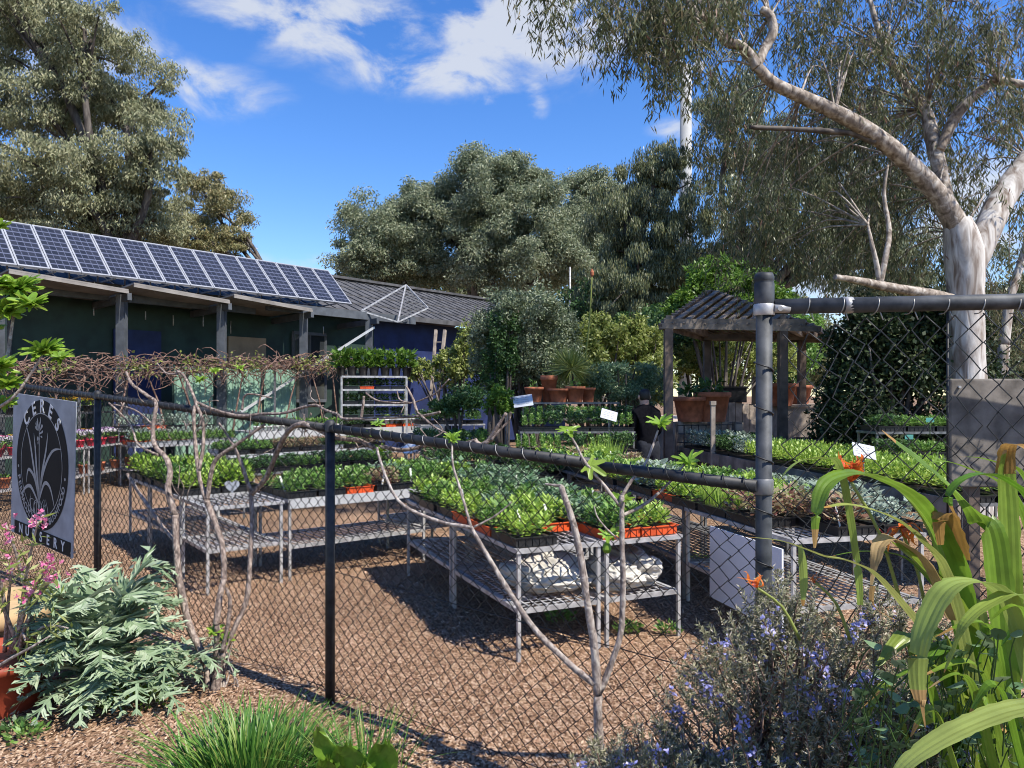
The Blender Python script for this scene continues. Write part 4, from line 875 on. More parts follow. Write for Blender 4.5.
# ------------------------------------------------------------------ the big pale gum on the right
bg_ = root('gum_tree', 'big pale barked gum with hanging leaves spreading over the right side', 'tree', (6.35, 10.4, 0), 'gum trees')
D0 = 10.4
def limb(pp, ws, d0=D0, mb=None, n=12, jit=.08):
    pts, rad = [], []
    for p_, w_ in zip(pp, ws):
        d = d0 + (p_[2] if len(p_) > 2 else 0); pts.append(P(p_[0], p_[1], d)); rad.append(w_ * d / F * .37)
    mb.tube(pts, rad, n, 5, jit=jit); return pts
t = MB()
limb([(970, 530), (968, 440), (967, 370), (966, 310), (964, 255), (957, 220)], [66, 54, 46, 42, 50, 34], mb=t, n=18, jit=.05)
limb([(968, 275), (985, 235, .1), (1004, 195, .3), (1030, 160, .4), (1065, 110, .6), (1090, 40, 1)], [34, 36, 34, 30, 24, 16], mb=t, n=14)
limb([(1004, 345, 1.2), (1000, 400, 1.2), (1000, 470, 1.2), (1000, 520, 1.2)], [14, 16, 18, 22], mb=t); limb([(1004, 345, 1.2), (1010, 300, 1.3), (1022, 260, 1.4), (1040, 200, 1.5)], [14, 12, 10, 7], mb=t)
t.build('trunk', M_['bark_gum'], bg_)
t = MB()
Lm = limb([(960, 232), (938, 195, -.1), (905, 160, -.2), (870, 132, -.4), (835, 112, -.5), (800, 96, -.6), (772, 82, -.7), (757, 66, -.8)], [32, 27, 24, 22, 20, 18, 16, 14], mb=t)
limb([(757, 68, -.8), (751, 57, -.8), (740, 46, -.9), (728, 42, -.9), (712, 28, -1), (695, 10, -1.1), (676, -12, -1.2), (650, -40, -1.3)], [14, 15, 13, 14, 10, 8, 6, 4], mb=t, n=10)
limb([(757, 66, -.8), (764, 50, -.7), (773, 32, -.7), (770, 16, -.7), (761, 9, -.7)], [13, 13, 13, 12, 9], mb=t, n=10)
limb([(948, 205, .1), (935, 150, .4), (925, 110, .6), (905, 85, .7), (885, 50, .9), (870, 0, 1.1)], [18, 20, 16, 12, 9, 6], mb=t, n=10)
limb([(940, 150, .3), (955, 118, .3), (975, 95, .2), (998, 81, .1), (1030, 84, 0), (1080, 70, 0)], [12, 15, 13, 11, 10, 8], mb=t, n=10)
limb([(952, 300, -.1), (930, 294, -.3), (905, 290, -.4), (882, 286, -.5), (860, 281, -.7), (835, 277, -.9)], [16, 14, 13, 13, 10, 7], mb=t, n=10)
limb([(880, 284, -.5), (876, 262, -.5), (872, 245, -.5), (868, 225, -.4)], [8, 7, 6, 3], mb=t, n=8); limb([(880, 284, -.5), (886, 255, -.5), (889, 230, -.4), (884, 195, -.3), (888, 165, -.3)], [9, 8, 7, 5, 3], mb=t, n=8)
t.build('limb', M_['bark_limb'], bg_)
t = MB(); limb([(875, 142, -.4), (850, 133, -.4), (825, 131, -.5), (790, 129, -.6), (750, 127, -.7)], [9, 8, 8, 7, 6], mb=t, n=8, jit=.4); t.build('dead_branch', M_['bark_dark'], bg_)
# twigs and hanging sprays
spots = []
def region(n, x0, x1, y0, y1, dlo, dhi, dens=None):
    for _ in range(n):
        x, y = random.uniform(x0, x1), random.uniform(y0, y1)
        if dens and random.random() > dens(x, y): continue
        spots.append((x, y, D0 + random.uniform(dlo, dhi)))
region(50, 600, 730, -45, 22, -2.5, .5, lambda x, y: 1 if x > 600 else .5)
region(26, 600, 690, 0, 70, -2.2, -.5, lambda x, y: 1 if y < 30 + (x - 590) * .5 else .25)
region(4, 535, 590, -35, -10, -2.5, -1.5); region(2, 545, 560, 0, 12, -2, -1.6)
region(96, 700, 1040, -40, 120, -.6, 2.6); region(62, 780, 960, 20, 160, .3, 2.8)
region(74, 690, 940, 120, 285, .3, 2.6); region(42, 940, 1040, 60, 290, .5, 2.8); region(10, 820, 905, 150, 270, .3, 1.5); region(10, 985, 1050, 270, 350, .5, 3)
region(110, 680, 1150, -330, -55, -1.0, 3.2)  # unseen upper crown, added to deepen the shade over the back benches
tw = MB(); LP, LD = [], []
anchors = [Vector(p) for p in Lm] + [P(925, 110, D0 + .6), P(885, 50, D0 + .9), P(998, 81, D0), P(712, 28, D0 - 1), P(676, -12, D0 - 1.2), P(1030, 160, D0 + .4), P(1065, 110, D0 + .6), P(868, 225, D0 - .4), P(770, 16, D0 - .7), P(870, -60, D0 + .8), P(760, -80, D0), P(640, -60, D0 - 1.2), P(560, -50, D0 - 1.8), P(980, -60, D0 + .5)]
for (x, y, d) in spots:
    e = P(x, y, d); a = min(anchors, key=lambda q: (q - e).length + random.random() * .8)
    if (a - e).length > 2.8: a = e + (a - e).normalized() * 2.2
    mid = a.lerp(e, .55) + Vector((random.gauss(0, .12), random.gauss(0, .12), .18 + random.random() * .15))
    if random.random() < .75: tw.tube([a, mid, e], [.016, .010, .004], 5, 3, False)
    for k in range(random.randint(5, 8)):                       # hanging strings of leaves
        s0 = e + Vector((random.gauss(0, .20), random.gauss(0, .22), random.gauss(.04, .12))); L_ = random.uniform(.18, .62)
        m1 = s0 + Vector((random.gauss(0, .06), random.gauss(0, .06), -L_ * .5)); e1 = m1 + Vector((random.gauss(0, .05), random.gauss(0, .05), -L_ * .5))
        if k < 2: tw.tube([e, s0 + Vector((0, 0, .02)), m1, e1], [.004, .003, .002, .0015], 3, 2, False)
        nl = int(14 + L_ * 25); tt = rng.random(nl)[:, None]
        LP.append(np.array(s0) * (1 - tt) + np.array(e1) * tt + rng.normal(0, .035, (nl, 3))); q = unit(rng.normal(size=(nl, 3))) * .55; q[:, 2] -= .75; LD.append(unit(q))
tw.build('twigs', M_['bark_limb'], bg_)['kind'] = 'stuff'
LP = np.concatenate(LP); LD = np.concatenate(LD); n = len(LP)
leaves('crown', M_['gumhang'], LP, LD, rng.uniform(.08, .16, n), rng.uniform(.014, .024, n), bg_, nrm=sunward(n, .6))
k = rng.choice(len(LP), 1500); k = k[(LP[k, 0] > 1.5)]
leaves('dry_leaves', M_['deadleaf'], LP[k] + rng.normal(0, .12, (len(k), 3)), droop_dirs(len(k), .6), .12, .02, bg_)
# ------------------------------------------------------------------ shrubs and hedge
def shrub(name, label, clumps, n, ll, lw, lm, bm='bark_dark', per=22, sr=.28, droop=.05, base=None, cat='shrub', group=None, lo=.55, stems=4):
    per = int(per * 2); sr = sr * 1.05; n = int(n * 1.7); ll *= .76; lw *= .76; lo = min(lo, .4) if lo < .7 else lo
    c0 = clumps[0][0]; base = Vector(base) if base else Vector((c0[0], c0[1], 0)); rt = root(name, label, cat, base, group); subs = sub_centres(clumps, per, lo)
    m = MB()
    for i in range(stems * len(clumps)):
        c = Vector(clumps[i % len(clumps)][0]); r = clumps[i % len(clumps)][1]; e = c + Vector((random.uniform(-.6, .6) * r[0], random.uniform(-.6, .6) * r[1], random.uniform(0, .8) * r[2]))
        b_ = base + Vector((random.gauss(0, .08), random.gauss(0, .08), 0)); m.tube([b_, b_.lerp(e, .5) + Vector((0, 0, .15)), e], [.05, .03, .012], 6, 3)
    m.build('stem', M_[bm], rt); pts = crown_points(subs, n, sr); leaves('foliage', M_[lm], pts, droop_dirs(n, droop), rng.uniform(.7, 1.3, n) * ll, rng.uniform(.7, 1.3, n) * lw, rt, nrm=sunward(n, .9)); return rt
shrub('olive_shrub', 'large rounded grey leaved shrub behind the stepped plant stand', CL([(528, 338, 50, 46), (502, 325, 32, 34, -.5), (552, 350, 30, 44), (520, 312, 42, 24, -.3), (495, 350, 26, 40), (530, 370, 45, 30)], 16.5), 36000, .10, .04, 'oliveleaf')
shrub('climber', 'dense green climber cascading down at the left of the grey leaved shrub', CL([(502, 352, 18, 36), (494, 380, 12, 20), (508, 325, 12, 14)], 15.6), 7000, .09, .05, 'darkleaf')
shrub('climber', 'sparse cream leaved climber hanging on the shed end beside the ladder', CL([(452, 365, 22, 20), (420, 372, 16, 12, 2), (465, 345, 12, 20)], 18), 2600, .13, .07, 'yellowgreen', per=14)
shrub('citrus_shrub', 'yellow green leafy shrub with the tall flower spike beside it', CL([(600, 345, 32, 30), (580, 360, 25, 30, -.5)], 17.5), 9000, .13, .06, 'yellowgreen')
shrub('citrus_shrub', 'yellow green leafy shrub reaching to the left gazebo post', CL([(640, 355, 30, 36), (655, 380, 22, 28, -.5), (625, 335, 20, 18)], 18), 10000, .13, .06, 'yellowgreen')
shrub('blue_grey_shrub', 'dark blue grey shrub behind the person in black', CL([(618, 385, 26, 22), (648, 385, 20, 22), (600, 378, 14, 14)], 14.5), 9000, .10, .025, 'blueleaf', droop=.1)
shrub('bushy_tree', 'bright green leafy tree standing right behind the gazebo roof', CL([(720, 285, 38, 26), (690, 310, 28, 24), (755, 300, 34, 28), (715, 320, 36, 20)], 19), 15000, .17, .07, 'brightgreen', cat='tree')
shrub('leafy_shrub', 'sunlit yellow green shrub seen through the gazebo', CL([(700, 365, 30, 24), (735, 360, 25, 30, 1), (775, 355, 26, 26, 1), (715, 345, 26, 18)], 20), 12000, .14, .07, 'yellowgreen')
shrub('leafy_shrub', 'green shrub beyond the path between gazebo post and barrel', CL([(800, 360, 20, 24), (770, 350, 22, 18), (805, 340, 22, 30, 1)], 22), 8000, .15, .07, 'midleaf')
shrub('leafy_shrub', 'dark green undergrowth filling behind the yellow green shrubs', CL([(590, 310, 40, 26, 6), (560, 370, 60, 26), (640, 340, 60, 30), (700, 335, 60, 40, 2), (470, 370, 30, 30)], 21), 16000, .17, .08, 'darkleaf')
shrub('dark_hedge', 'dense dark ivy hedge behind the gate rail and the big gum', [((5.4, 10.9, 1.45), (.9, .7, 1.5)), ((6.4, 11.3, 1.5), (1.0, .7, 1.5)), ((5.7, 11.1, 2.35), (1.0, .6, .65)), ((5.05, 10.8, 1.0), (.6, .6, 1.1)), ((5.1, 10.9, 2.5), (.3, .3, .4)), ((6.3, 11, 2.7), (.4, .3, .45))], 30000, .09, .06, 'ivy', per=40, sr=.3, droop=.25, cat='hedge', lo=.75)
shrub('potted_cycad', 'spiky yellow green strappy plant in front of the flower spike', CL([(572, 372, 22, 10)], 13.9), 700, .5, .025, 'yellowgreen', droop=-.35, per=3, sr=.1, base=(1.12, 13.9, 1.45), stems=1)
shrub('bushy_herb', 'dark bushy herb plant left of the white tilted sign card', CL([(500, 402, 16, 14)], 11.6), 1500, .09, .04, 'brightgreen', base=(-.18, 11.6, .9), stems=2)
shrub('bushy_herb', 'dark bushy plants on the shaded bench at the climber foot', CL([(465, 400, 20, 14), (445, 405, 16, 9)], 13.0), 2600, .09, .045, 'darkleaf', base=(-.9, 13.0, 0), stems=2)
# tall flower spike
r = root('flower_spike', 'tall thin flower spike with a rusty bud at its top', 'flower', P(582, 372, 14.2)); a = P(583, 378, 14.2); b_ = P(592, 275, 14.2); m = MB(); m.tube([a, a.lerp(b_, .5) + Vector((.03, 0, 0)), b_], [.022, .018, .012], 6, 4); m.build('stalk', M_['yellowgreen'], r)
m = MB(); m.lathe([(.010, -.04), (.034, .0), (.038, .05), (.02, .10), (.004, .12)], b_, 10); m.build('bud', M_['terracotta'], r)
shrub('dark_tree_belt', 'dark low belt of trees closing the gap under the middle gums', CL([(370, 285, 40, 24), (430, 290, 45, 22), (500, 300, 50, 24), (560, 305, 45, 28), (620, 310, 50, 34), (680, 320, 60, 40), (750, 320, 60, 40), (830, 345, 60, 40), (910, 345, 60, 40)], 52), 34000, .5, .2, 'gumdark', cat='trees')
# poles
r = root('light_pole', 'tall pale concrete light pole rising behind the weeping tree', 'light pole', G(686, 34)); m = MB(); a = P(685, 395, 34); a.z = 0; m.tube([a, P(686, 66, 34)], [.33, .25], 16, 1); m.build('pole', M_['concrete'], r)
m = MB(); c = P(687, 66, 34); m.box(c + Vector((.55, 0, -.02)), (.5, .4, .35), mtx=Matrix.Rotation(R(35), 3, 'Y')); m.box(c + Vector((-.45, 0, -.02)), (.5, .4, .35), mtx=Matrix.Rotation(R(-35), 3, 'Y')); m.box(c + Vector((0, 0, -.1)), (1.2, .1, .1)); m.build('floodlight', M_['galv'], r)
m = MB(); a = P(570, 395, 30); a.z = 0; m.tube([a, P(570, 267, 30)], [.05, .035], 8, 1); o = m.build('flag_pole', M_['galv'], None, tuple(a)); tag(o, 'thin white pole in front of the middle gums', 'pole')
# ------------------------------------------------------------------ chain link fence
FP = Vector((-.97, 4.0, 0)); FD = Vector((2.18, -1.7, 0)); FL_ = FD.length; FU = FD / FL_
def fz(s): return 1.474 - .0600 * s                              # rail height along the fence, s in metres from the middle post
def fp(s, z=0, off=0): return FP + FU * s + Vector((FU.y, -FU.x, 0)) * -off + Vector((0, 0, z))
sG = .833 * FL_; sL = -1.85 * FL_; sP = -1.0 * FL_
fe = root('chain_link_fence', 'black chain link fence running from the sign to the tall gate post', 'fence', fp(0))
for s in (0, sP, sL + .05):
    m = MB(); m.tube([fp(s, -.1), fp(s, fz(s) + .015)], .0255, 14, 1); m.lathe([(.0285, -.03), (.0285, .02), (.018, .032), (.001, .036)], fp(s, fz(s) + .01), 14); m.build('post', M_['blackpipe'], fe)
m = MB(); m.tube([fp(sL, fz(sL)), fp(0, fz(0))], .022, 12, 1); m.build('top_rail', M_['blackpipe'], fe)
m = MB(); sm1 = .60 * FL_; m.tube([fp(0, fz(0)), fp(sm1, fz(sm1))], .0235, 12, 1); m.build('top_rail', M_['blackpipe'], fe)
m = MB(); m.tube([fp(sm1 - .05, fz(sm1) - .004), fp(sG, fz(sG))], .022, 12, 1); m.build('top_rail', M_['blackpipe'], fe)
def chain(s0, s1, top, bot, pos, w_, wr, parent, noise=.004, name='mesh', m_='wire', sag=None):
    V, Q = [], []; nw = int((s1 - s0) / w_)
    g = np.random.default_rng(5)
    for i in range(nw):
        s = s0 + i * w_; zt, zb = top(s), bot(s); nj = int((zt - zb) / w_)
        pts = []
        for j in range(nj + 1):
            ss = s + (w_ if (j + i) % 2 else 0); z = zt - j * w_; off = .004 * (1 if (j + i) % 2 else -1)
            p = np.array(pos(ss, z, off)) + g.normal(0, noise, 3) + (sag(ss, z) if sag else 0); pts.append(p)
        pts = np.array(pts); b = len(V)
        for j in range(nj + 1):
            d = pts[min(nj, j + 1)] - pts[max(0, j - 1)]; d /= np.linalg.norm(d); x = np.cross(d, (0.3, 1, 0)); x /= np.linalg.norm(x); y = np.cross(d, x)
            for a in (0, 2.094, 4.189): V.append(pts[j] + wr * (x * math.cos(a) + y * math.sin(a)))
        for j in range(nj):
            for a in range(3): Q.append((b + 3 * j + a, b + 3 * j + (a + 1) % 3, b + 3 * j + 3 + (a + 1) % 3, b + 3 * j + 3 + a))
    V = np.array(V) - np.array(origin(parent)); return link(name, npmesh(name, V, Q, True), M_[m_], parent)
chain(sL, sG, lambda s: fz(s) + .012, lambda s: .02, lambda s, z, o: fp(s, z, .036 + o), .0365, .0025, fe, .0022)
for zt in (.70, .06):
    m = MB(); m.tube([fp(s, zt * (1 if zt < .2 else fz(s) / 1.474), .035) for s in np.linspace(sL, sG, 24)], .0022, 5, 1); m.build('tension_wire', M_['wire'], fe)
tm = None
for i, s in enumerate(np.arange(sL + .1, sG, .074)):
    m = MB(); q = .0265
    for a in range(7):
        t = a / 6 * 5.4 + .3; 
        p = fp(s + .0105 * a, fz(s) + q * math.sin(t), q * math.cos(t)); m.v.append(tuple(p))
    pts = [Vector(v) for v in m.v]; m = MB(); m.tube(pts, .0022, 4, 2); m.build('wire_tie', M_['lightwire'] if .3 < s < 1.4 and i % 2 else M_['wire'], fe)
# gate post and the gate panel at the right
gp = P(763, 395, 2.6); gp.z = 0
po = root('gate_post', 'thick scuffed grey pipe gate post with a capped top', 'post', gp)
m = MB(); m.tube([gp, gp + Vector((.004, 0, 2.0))], .0275, 24, 1); m.build('pipe', M_['greypipe'], po)
m = MB(); m.lathe([(.031, 1.955), (.034, 1.96), (.034, 2.035), (.031, 2.04), (.0335, 2.045), (.0335, 2.06), (.028, 2.072), (.001, 2.076)], gp + Vector((.004, 0, 0)), 24); m.build('cap', M_['greypipe'], po)
m = MB(); m.lathe([(.033, 1.925), (.036, 1.93), (.036, 1.962), (.033, 1.966)], gp + Vector((.004, 0, 0)), 20); m.tube([gp + Vector((.03, -.02, 1.948)), gp + Vector((.085, -.015, 1.948))], .015, 10, 1); m.tube([gp + Vector((.045, -.045, 1.945)), gp + Vector((.045, .04, 1.95))], .009, 8, 1); m.build('clamp', M_['galv'], po)
m = MB(); m.lathe([(.032, fz(sG) - .03), (.035, fz(sG) - .025), (.035, fz(sG) + .02), (.032, fz(sG) + .025)], gp, 18); m.build('clamp', M_['galvdark'], po)
for z0 in (.6, .78, .95, 1.12, 1.3, 1.48, 1.65, 1.8):
    m = MB(); m.tube([gp + Vector((.034 * math.cos(a), .034 * math.sin(a), z0 + .035 * a / 3.14 * -1)) for a in np.linspace(3.3, 6.4, 7)], .003, 5, 1)
    m.build('wire_wrap', M_['wire'], po)
ga = root('chain_link_gate', 'grey pipe framed gate with large sagging chain link at the right edge', 'gate', (1.4, 2.58, 0))
ZR = 1.956; gx0, gx1 = .905, 2.35
m = MB(); m.tube([(gx0, 2.6, ZR), (gx1, 2.50, ZR + .02)], .027, 18, 1); m.build('top_rail', M_['greypipe'], ga)
for x in (1.14, 1.73): m = MB(); yy = 2.6 - (x - gx0) * .069; m.tube([(x, yy, ZR + .003), (x + .03, yy, ZR + .004)], .0285, 16, 1); m.build('tape_band', M_['galv'], ga)
for x in (1.487,): m = MB(); m.tube([(x, 2.56, ZR - .01), (x, 2.56, 1.2)], .004, 8, 1); m.build('stay', M_['blackpipe'], ga)
def gsag(s, z): e = max(0, 1 - (s - gx0) / .55); return np.array([.030 * e * math.sin(z * 9 + s * 5), .015 * e, -.05 * e * (1 + .6 * math.sin(s * 14))])
chain(gx0 + .03, gx1, lambda s: ZR - .035, lambda s: .35, lambda s, z, o: (s, 2.6 - (s - gx0) * .069 - .02 + o, z), .047, .0031, ga, .003, sag=gsag)
for i, x in enumerate(np.arange(gx0 + .1, gx1, .115)):
    yy = 2.6 - (x - gx0) * .069; m = MB(); m.tube([Vector((x + .004 * k, yy - .030 * math.cos(t), ZR + .030 * math.sin(t))) for k, t in enumerate(np.linspace(-1.9, 2.2, 7))] + [Vector((x + .03, yy - .02, ZR - .05))], .0022, 4, 2); m.build('wire_tie', M_['lightwire'], ga)
# weathered board behind the gate
m = MB(); c = P(1010, 431, 2.75); a, b_ = P(944, 379, 2.75), P(1100, 486, 2.75); cx, cz = (a.x + b_.x) / 2, (a.z + b_.z) / 2
bo = root('weathered_board', 'weathered grey board fixed to the gate in front of the big gum', 'board', (cx, 2.72, b_.z)); m.box((cx, 2.72, cz), (b_.x - a.x, .02, a.z - b_.z)); o = m.build('board', M_['board'], bo); bv = o.modifiers.new('bev', 'BEVEL'); bv.width = .006; bv.segments = 2
m = MB()
for x, z in ((a.x + .03, a.z - .03), (a.x + .2, a.z - .25)): m.tube([(x, 2.70, z), (x, 2.715, z)], .005, 8, 1)
m.build('screw', M_['galv'], bo)
m = MB(); m.beam((a.x + .1, 2.75, 0), (a.x + .1, 2.75, a.z - .02), .04, .04, (1, 0, 0)); m.build('stake', M_['darktimber'], bo)
# ------------------------------------------------------------------ the round emblem sign on the fence
Ls, Hs = 1.29, 1.235
s1_, s0_ = -1.13 * FL_, -1.13 * FL_ - Ls
sgn = root('nursery_sign', 'blue grey sheet sign with a black oval lily emblem tied to the fence', 'sign', fp((s0_ + s1_) / 2, .40, -.03), None)
sgn.rotation_euler = (0, R(3.3), math.atan2(FU.y, FU.x)); sgn['label'] = 'blue grey sheet sign with black oval lily emblem tied to the chain link fence'
def slocal(mb, name, m_, par=None): return mb.local(name, M_[m_], par or sgn)
m = MB(); m.box((0, 0, Hs / 2), (Ls, .008, Hs)); sheet = slocal(m, 'sheet', 'signgrey'); sheet.modifiers.new('b', 'BEVEL').width = .002
def disc(mb, cx, cz, rx, rz_, y, n=64): mb.add([(cx + rx * math.cos(a), y, cz + rz_ * math.sin(a)) for a in np.linspace(0, 2 * math.pi, n, endpoint=False)], [tuple(range(n))])
def ring(mb, cx, cz, rx, rz_, w_, y, n=72):
    vs = []
    for a in np.linspace(0, 2 * math.pi, n, endpoint=False): vs += [(cx + rx * math.cos(a), y, cz + rz_ * math.sin(a)), (cx + (rx - w_) * math.cos(a), y, cz + (rz_ - w_) * math.sin(a))]
    mb.add(vs, [(2 * i, (2 * i + 2) % (2 * n), (2 * i + 3) % (2 * n), 2 * i + 1) for i in range(n)])
ex, ez, erx, erz = 0.0, .665, .535, .545
m = MB(); disc(m, ex, ez, erx, erz, -.0060); em = slocal(m, 'emblem', 'signblack')
m = MB(); ring(m, ex, ez, erx * .80, erz * .80, .008, -.0085); 
for sx in (-1, 1): disc(m, ex + sx * erx * .9, ez - .06, .013, .013, -.0085, 16)
m.local('emblem_ring', M_['signline'], em)
m = MB(); m.box((.03, -.0052, .063), (Ls * .90, .003, .115)); band = slocal(m, 'name_band', 'signblack')
def letter_mesh(txt, size):
    cu = bpy.data.curves.new('t', 'FONT'); cu.body = txt; cu.size = size; cu.align_x = 'CENTER'; cu.align_y = 'CENTER'; cu.extrude = .0008; cu.offset = size * .02
    ob = bpy.data.objects.new('t', cu); COL.objects.link(ob); dg = bpy.context.evaluated_depsgraph_get(); me = bpy.data.meshes.new_from_object(ob.evaluated_get(dg)); bpy.data.objects.remove(ob); return me
def put_text(mb, txt, size, x, z, ang, y=-.0095, sx=1.0):
    me = letter_mesh(txt, size); q = Matrix.Rotation(ang, 3, 'Y'); b = len(mb.v)
    for v in me.vertices: p = q @ Vector((v.co.x * sx, 0, v.co.y)); mb.v.append((x + p.x, y - v.co.z, z + p.z))
    for f in me.polygons: mb.f.append(tuple(b + i for i in f.vertices)); mb.sm.append(False)
    bpy.data.meshes.remove(me)
for ch, a in zip('CERES', (42, 21, 0, -21, -42)): m = MB(); t = R(90 + a); put_text(m, ch, .155, ex + erx * .895 * math.cos(t), ez + erz * .895 * math.sin(t), -R(a)); m.local('letter', M_['signwhite'], em)
tx = 'PERMACULTURE & BUSHFOOD'
for i, ch in enumerate(tx):
    if ch == ' ': continue
    m = MB(); a = R(-162 + 144 * i / (len(tx) - 1)); put_text(m, ch, .078, ex + erx * .90 * math.cos(a), ez + erz * .90 * math.sin(a), -(a + math.pi / 2)); m.local('letter', M_['signline'], em)
for i, ch in enumerate('NURSERY'): m = MB(); put_text(m, ch, .115, -.40 + i * .145, .063, 0, -.0085); m.local('letter', M_['signwhite'], band)
m = MB()                                                          # engraved lily: stalk, arching leaves, flower head
def stroke(pts, wds, y=-.0088):
    pts, wds = smooth_path([Vector((p[0], 0, p[1])) for p in pts], wds, 5); b = len(m.v)
    for i in range(len(pts)):
        d = (pts[min(len(pts) - 1, i + 1)] - pts[max(0, i - 1)]).normalized(); nn = Vector((-d.z, 0, d.x)); 
        for s_ in (1, -1): p = pts[i] + nn * (wds[i] / 2 * s_); m.v.append((p.x, y, p.z))
    for i in range(len(pts) - 1): m.f.append((b + 2 * i, b + 2 * i + 1, b + 2 * i + 3, b + 2 * i + 2)); m.sm.append(False)
stroke([(-.02, .30), (-.03, .60), (-.05, 1.0)], [.02, .014, .01])
for pts in ([(-.02, .38), (.06, .62), (.22, .80), (.40, .84)], [(-.02, .38), (-.14, .62), (-.24, .84), (-.33, .98)], [(-.02, .36), (-.12, .54), (-.26, .60), (-.30, .48)], [(-.02, .36), (.08, .52), (.20, .50), (.30, .34)], [(-.02, .34), (.03, .60), (.10, .80), (.13, .95)], [(-.02, .33), (-.20, .46), (-.34, .42), (-.38, .34)], [(-.02, .38), (-.08, .6), (-.12, .78), (-.16, .92)]):
    stroke(pts, [.015, .032, .026, .003])
for k in range(26): a = random.uniform(0, 6.28); r_ = random.uniform(.01, .055); x, z = -.05 + r_ * math.cos(a), .93 + 1.5 * r_ * math.sin(a) ; stroke([(x, z), (x + .025 * math.cos(a), z + .03 * math.sin(a) + .01), (x + .04 * math.cos(a), z + .05 * math.sin(a) + .015)], [.004, .018, .003], -.0088 - .0001 * k)
for k in range(16): x = -.22 + k * .026; stroke([(x, .24), (x + random.uniform(-.04, .04), .29 + random.random() * .07), (x + random.uniform(-.06, .06), .34 + random.random() * .08)], [.012, .009, .002], -.0087 + .0001 * (k % 3))
m.local('emblem_lily', M_['signline'], em)
m = MB()
for x in (-Ls / 2 + .03, Ls / 2 - .03):
    for z in (.04, Hs - .04): m.tube([(x, -.008, z), (x, .03, z)], .006, 8, 1)
slocal(m, 'wire_tie', 'lightwire')
# ------------------------------------------------------------------ espaliered figs
def fig_leaf(mb, base, d, up, size, lobes=5):
    """palmate leaf as a folded fan with deep lobes"""
    d = Vector(d).normalized(); up = Vector(up); x = d.cross(up).normalized(); n = x.cross(d)
    prof = [(0, 0)]
    for i in range(lobes):
        a = R(-105 + 210 * i / (lobes - 1)); L_ = (1, .86, .62)[abs(i - lobes // 2)]; 
        for da, k in ((-13, .66), (-8, .9), (0, 1), (8, .9), (13, .66)): prof.append((math.sin(a + R(da)) * L_ * k, .12 + math.cos(a + R(da)) * L_ * k))
        if i < lobes - 1: a2 = R(-105 + 210 * (i + .5) / (lobes - 1)); prof.append((math.sin(a2) * .36, .12 + math.cos(a2) * .36))
    c = Vector(base) + d * size * .16; vs = [c]
    for (u, v) in prof[1:]:
        r2 = u * u + v * v; vs.append(Vector(base) + x * (u * size) + d * (v * size) + n * (size * (.16 * abs(u) - .22 * r2)))
    k = len(vs) - 1; mb.add(vs, [(0, i, i + 1) for i in range(1, k)] + [(0, k, 1)], False)
def px_tube(mb, pts, ws, n=9, k=5, jit=.30):
    mb.tube([P(*p) for p in pts], [w_ * .315 * p[2] / F for p, w_ in zip(pts, ws)], n, k, jit=jit)
def lin(pts, d0, d1, w0, w1):
    n = len(pts); return [(x, y, d0 + (d1 - d0) * i / (n - 1)) for i, (x, y) in enumerate(pts)], [w0 + (w1 - w0) * i / (n - 1) for i in range(n)]
f1 = root('fig_tree', 'bare branched fig trained along the fence left of the middle post', 'fig tree', G(215, 4.25), 'figs trained on the fence')
t = MB()
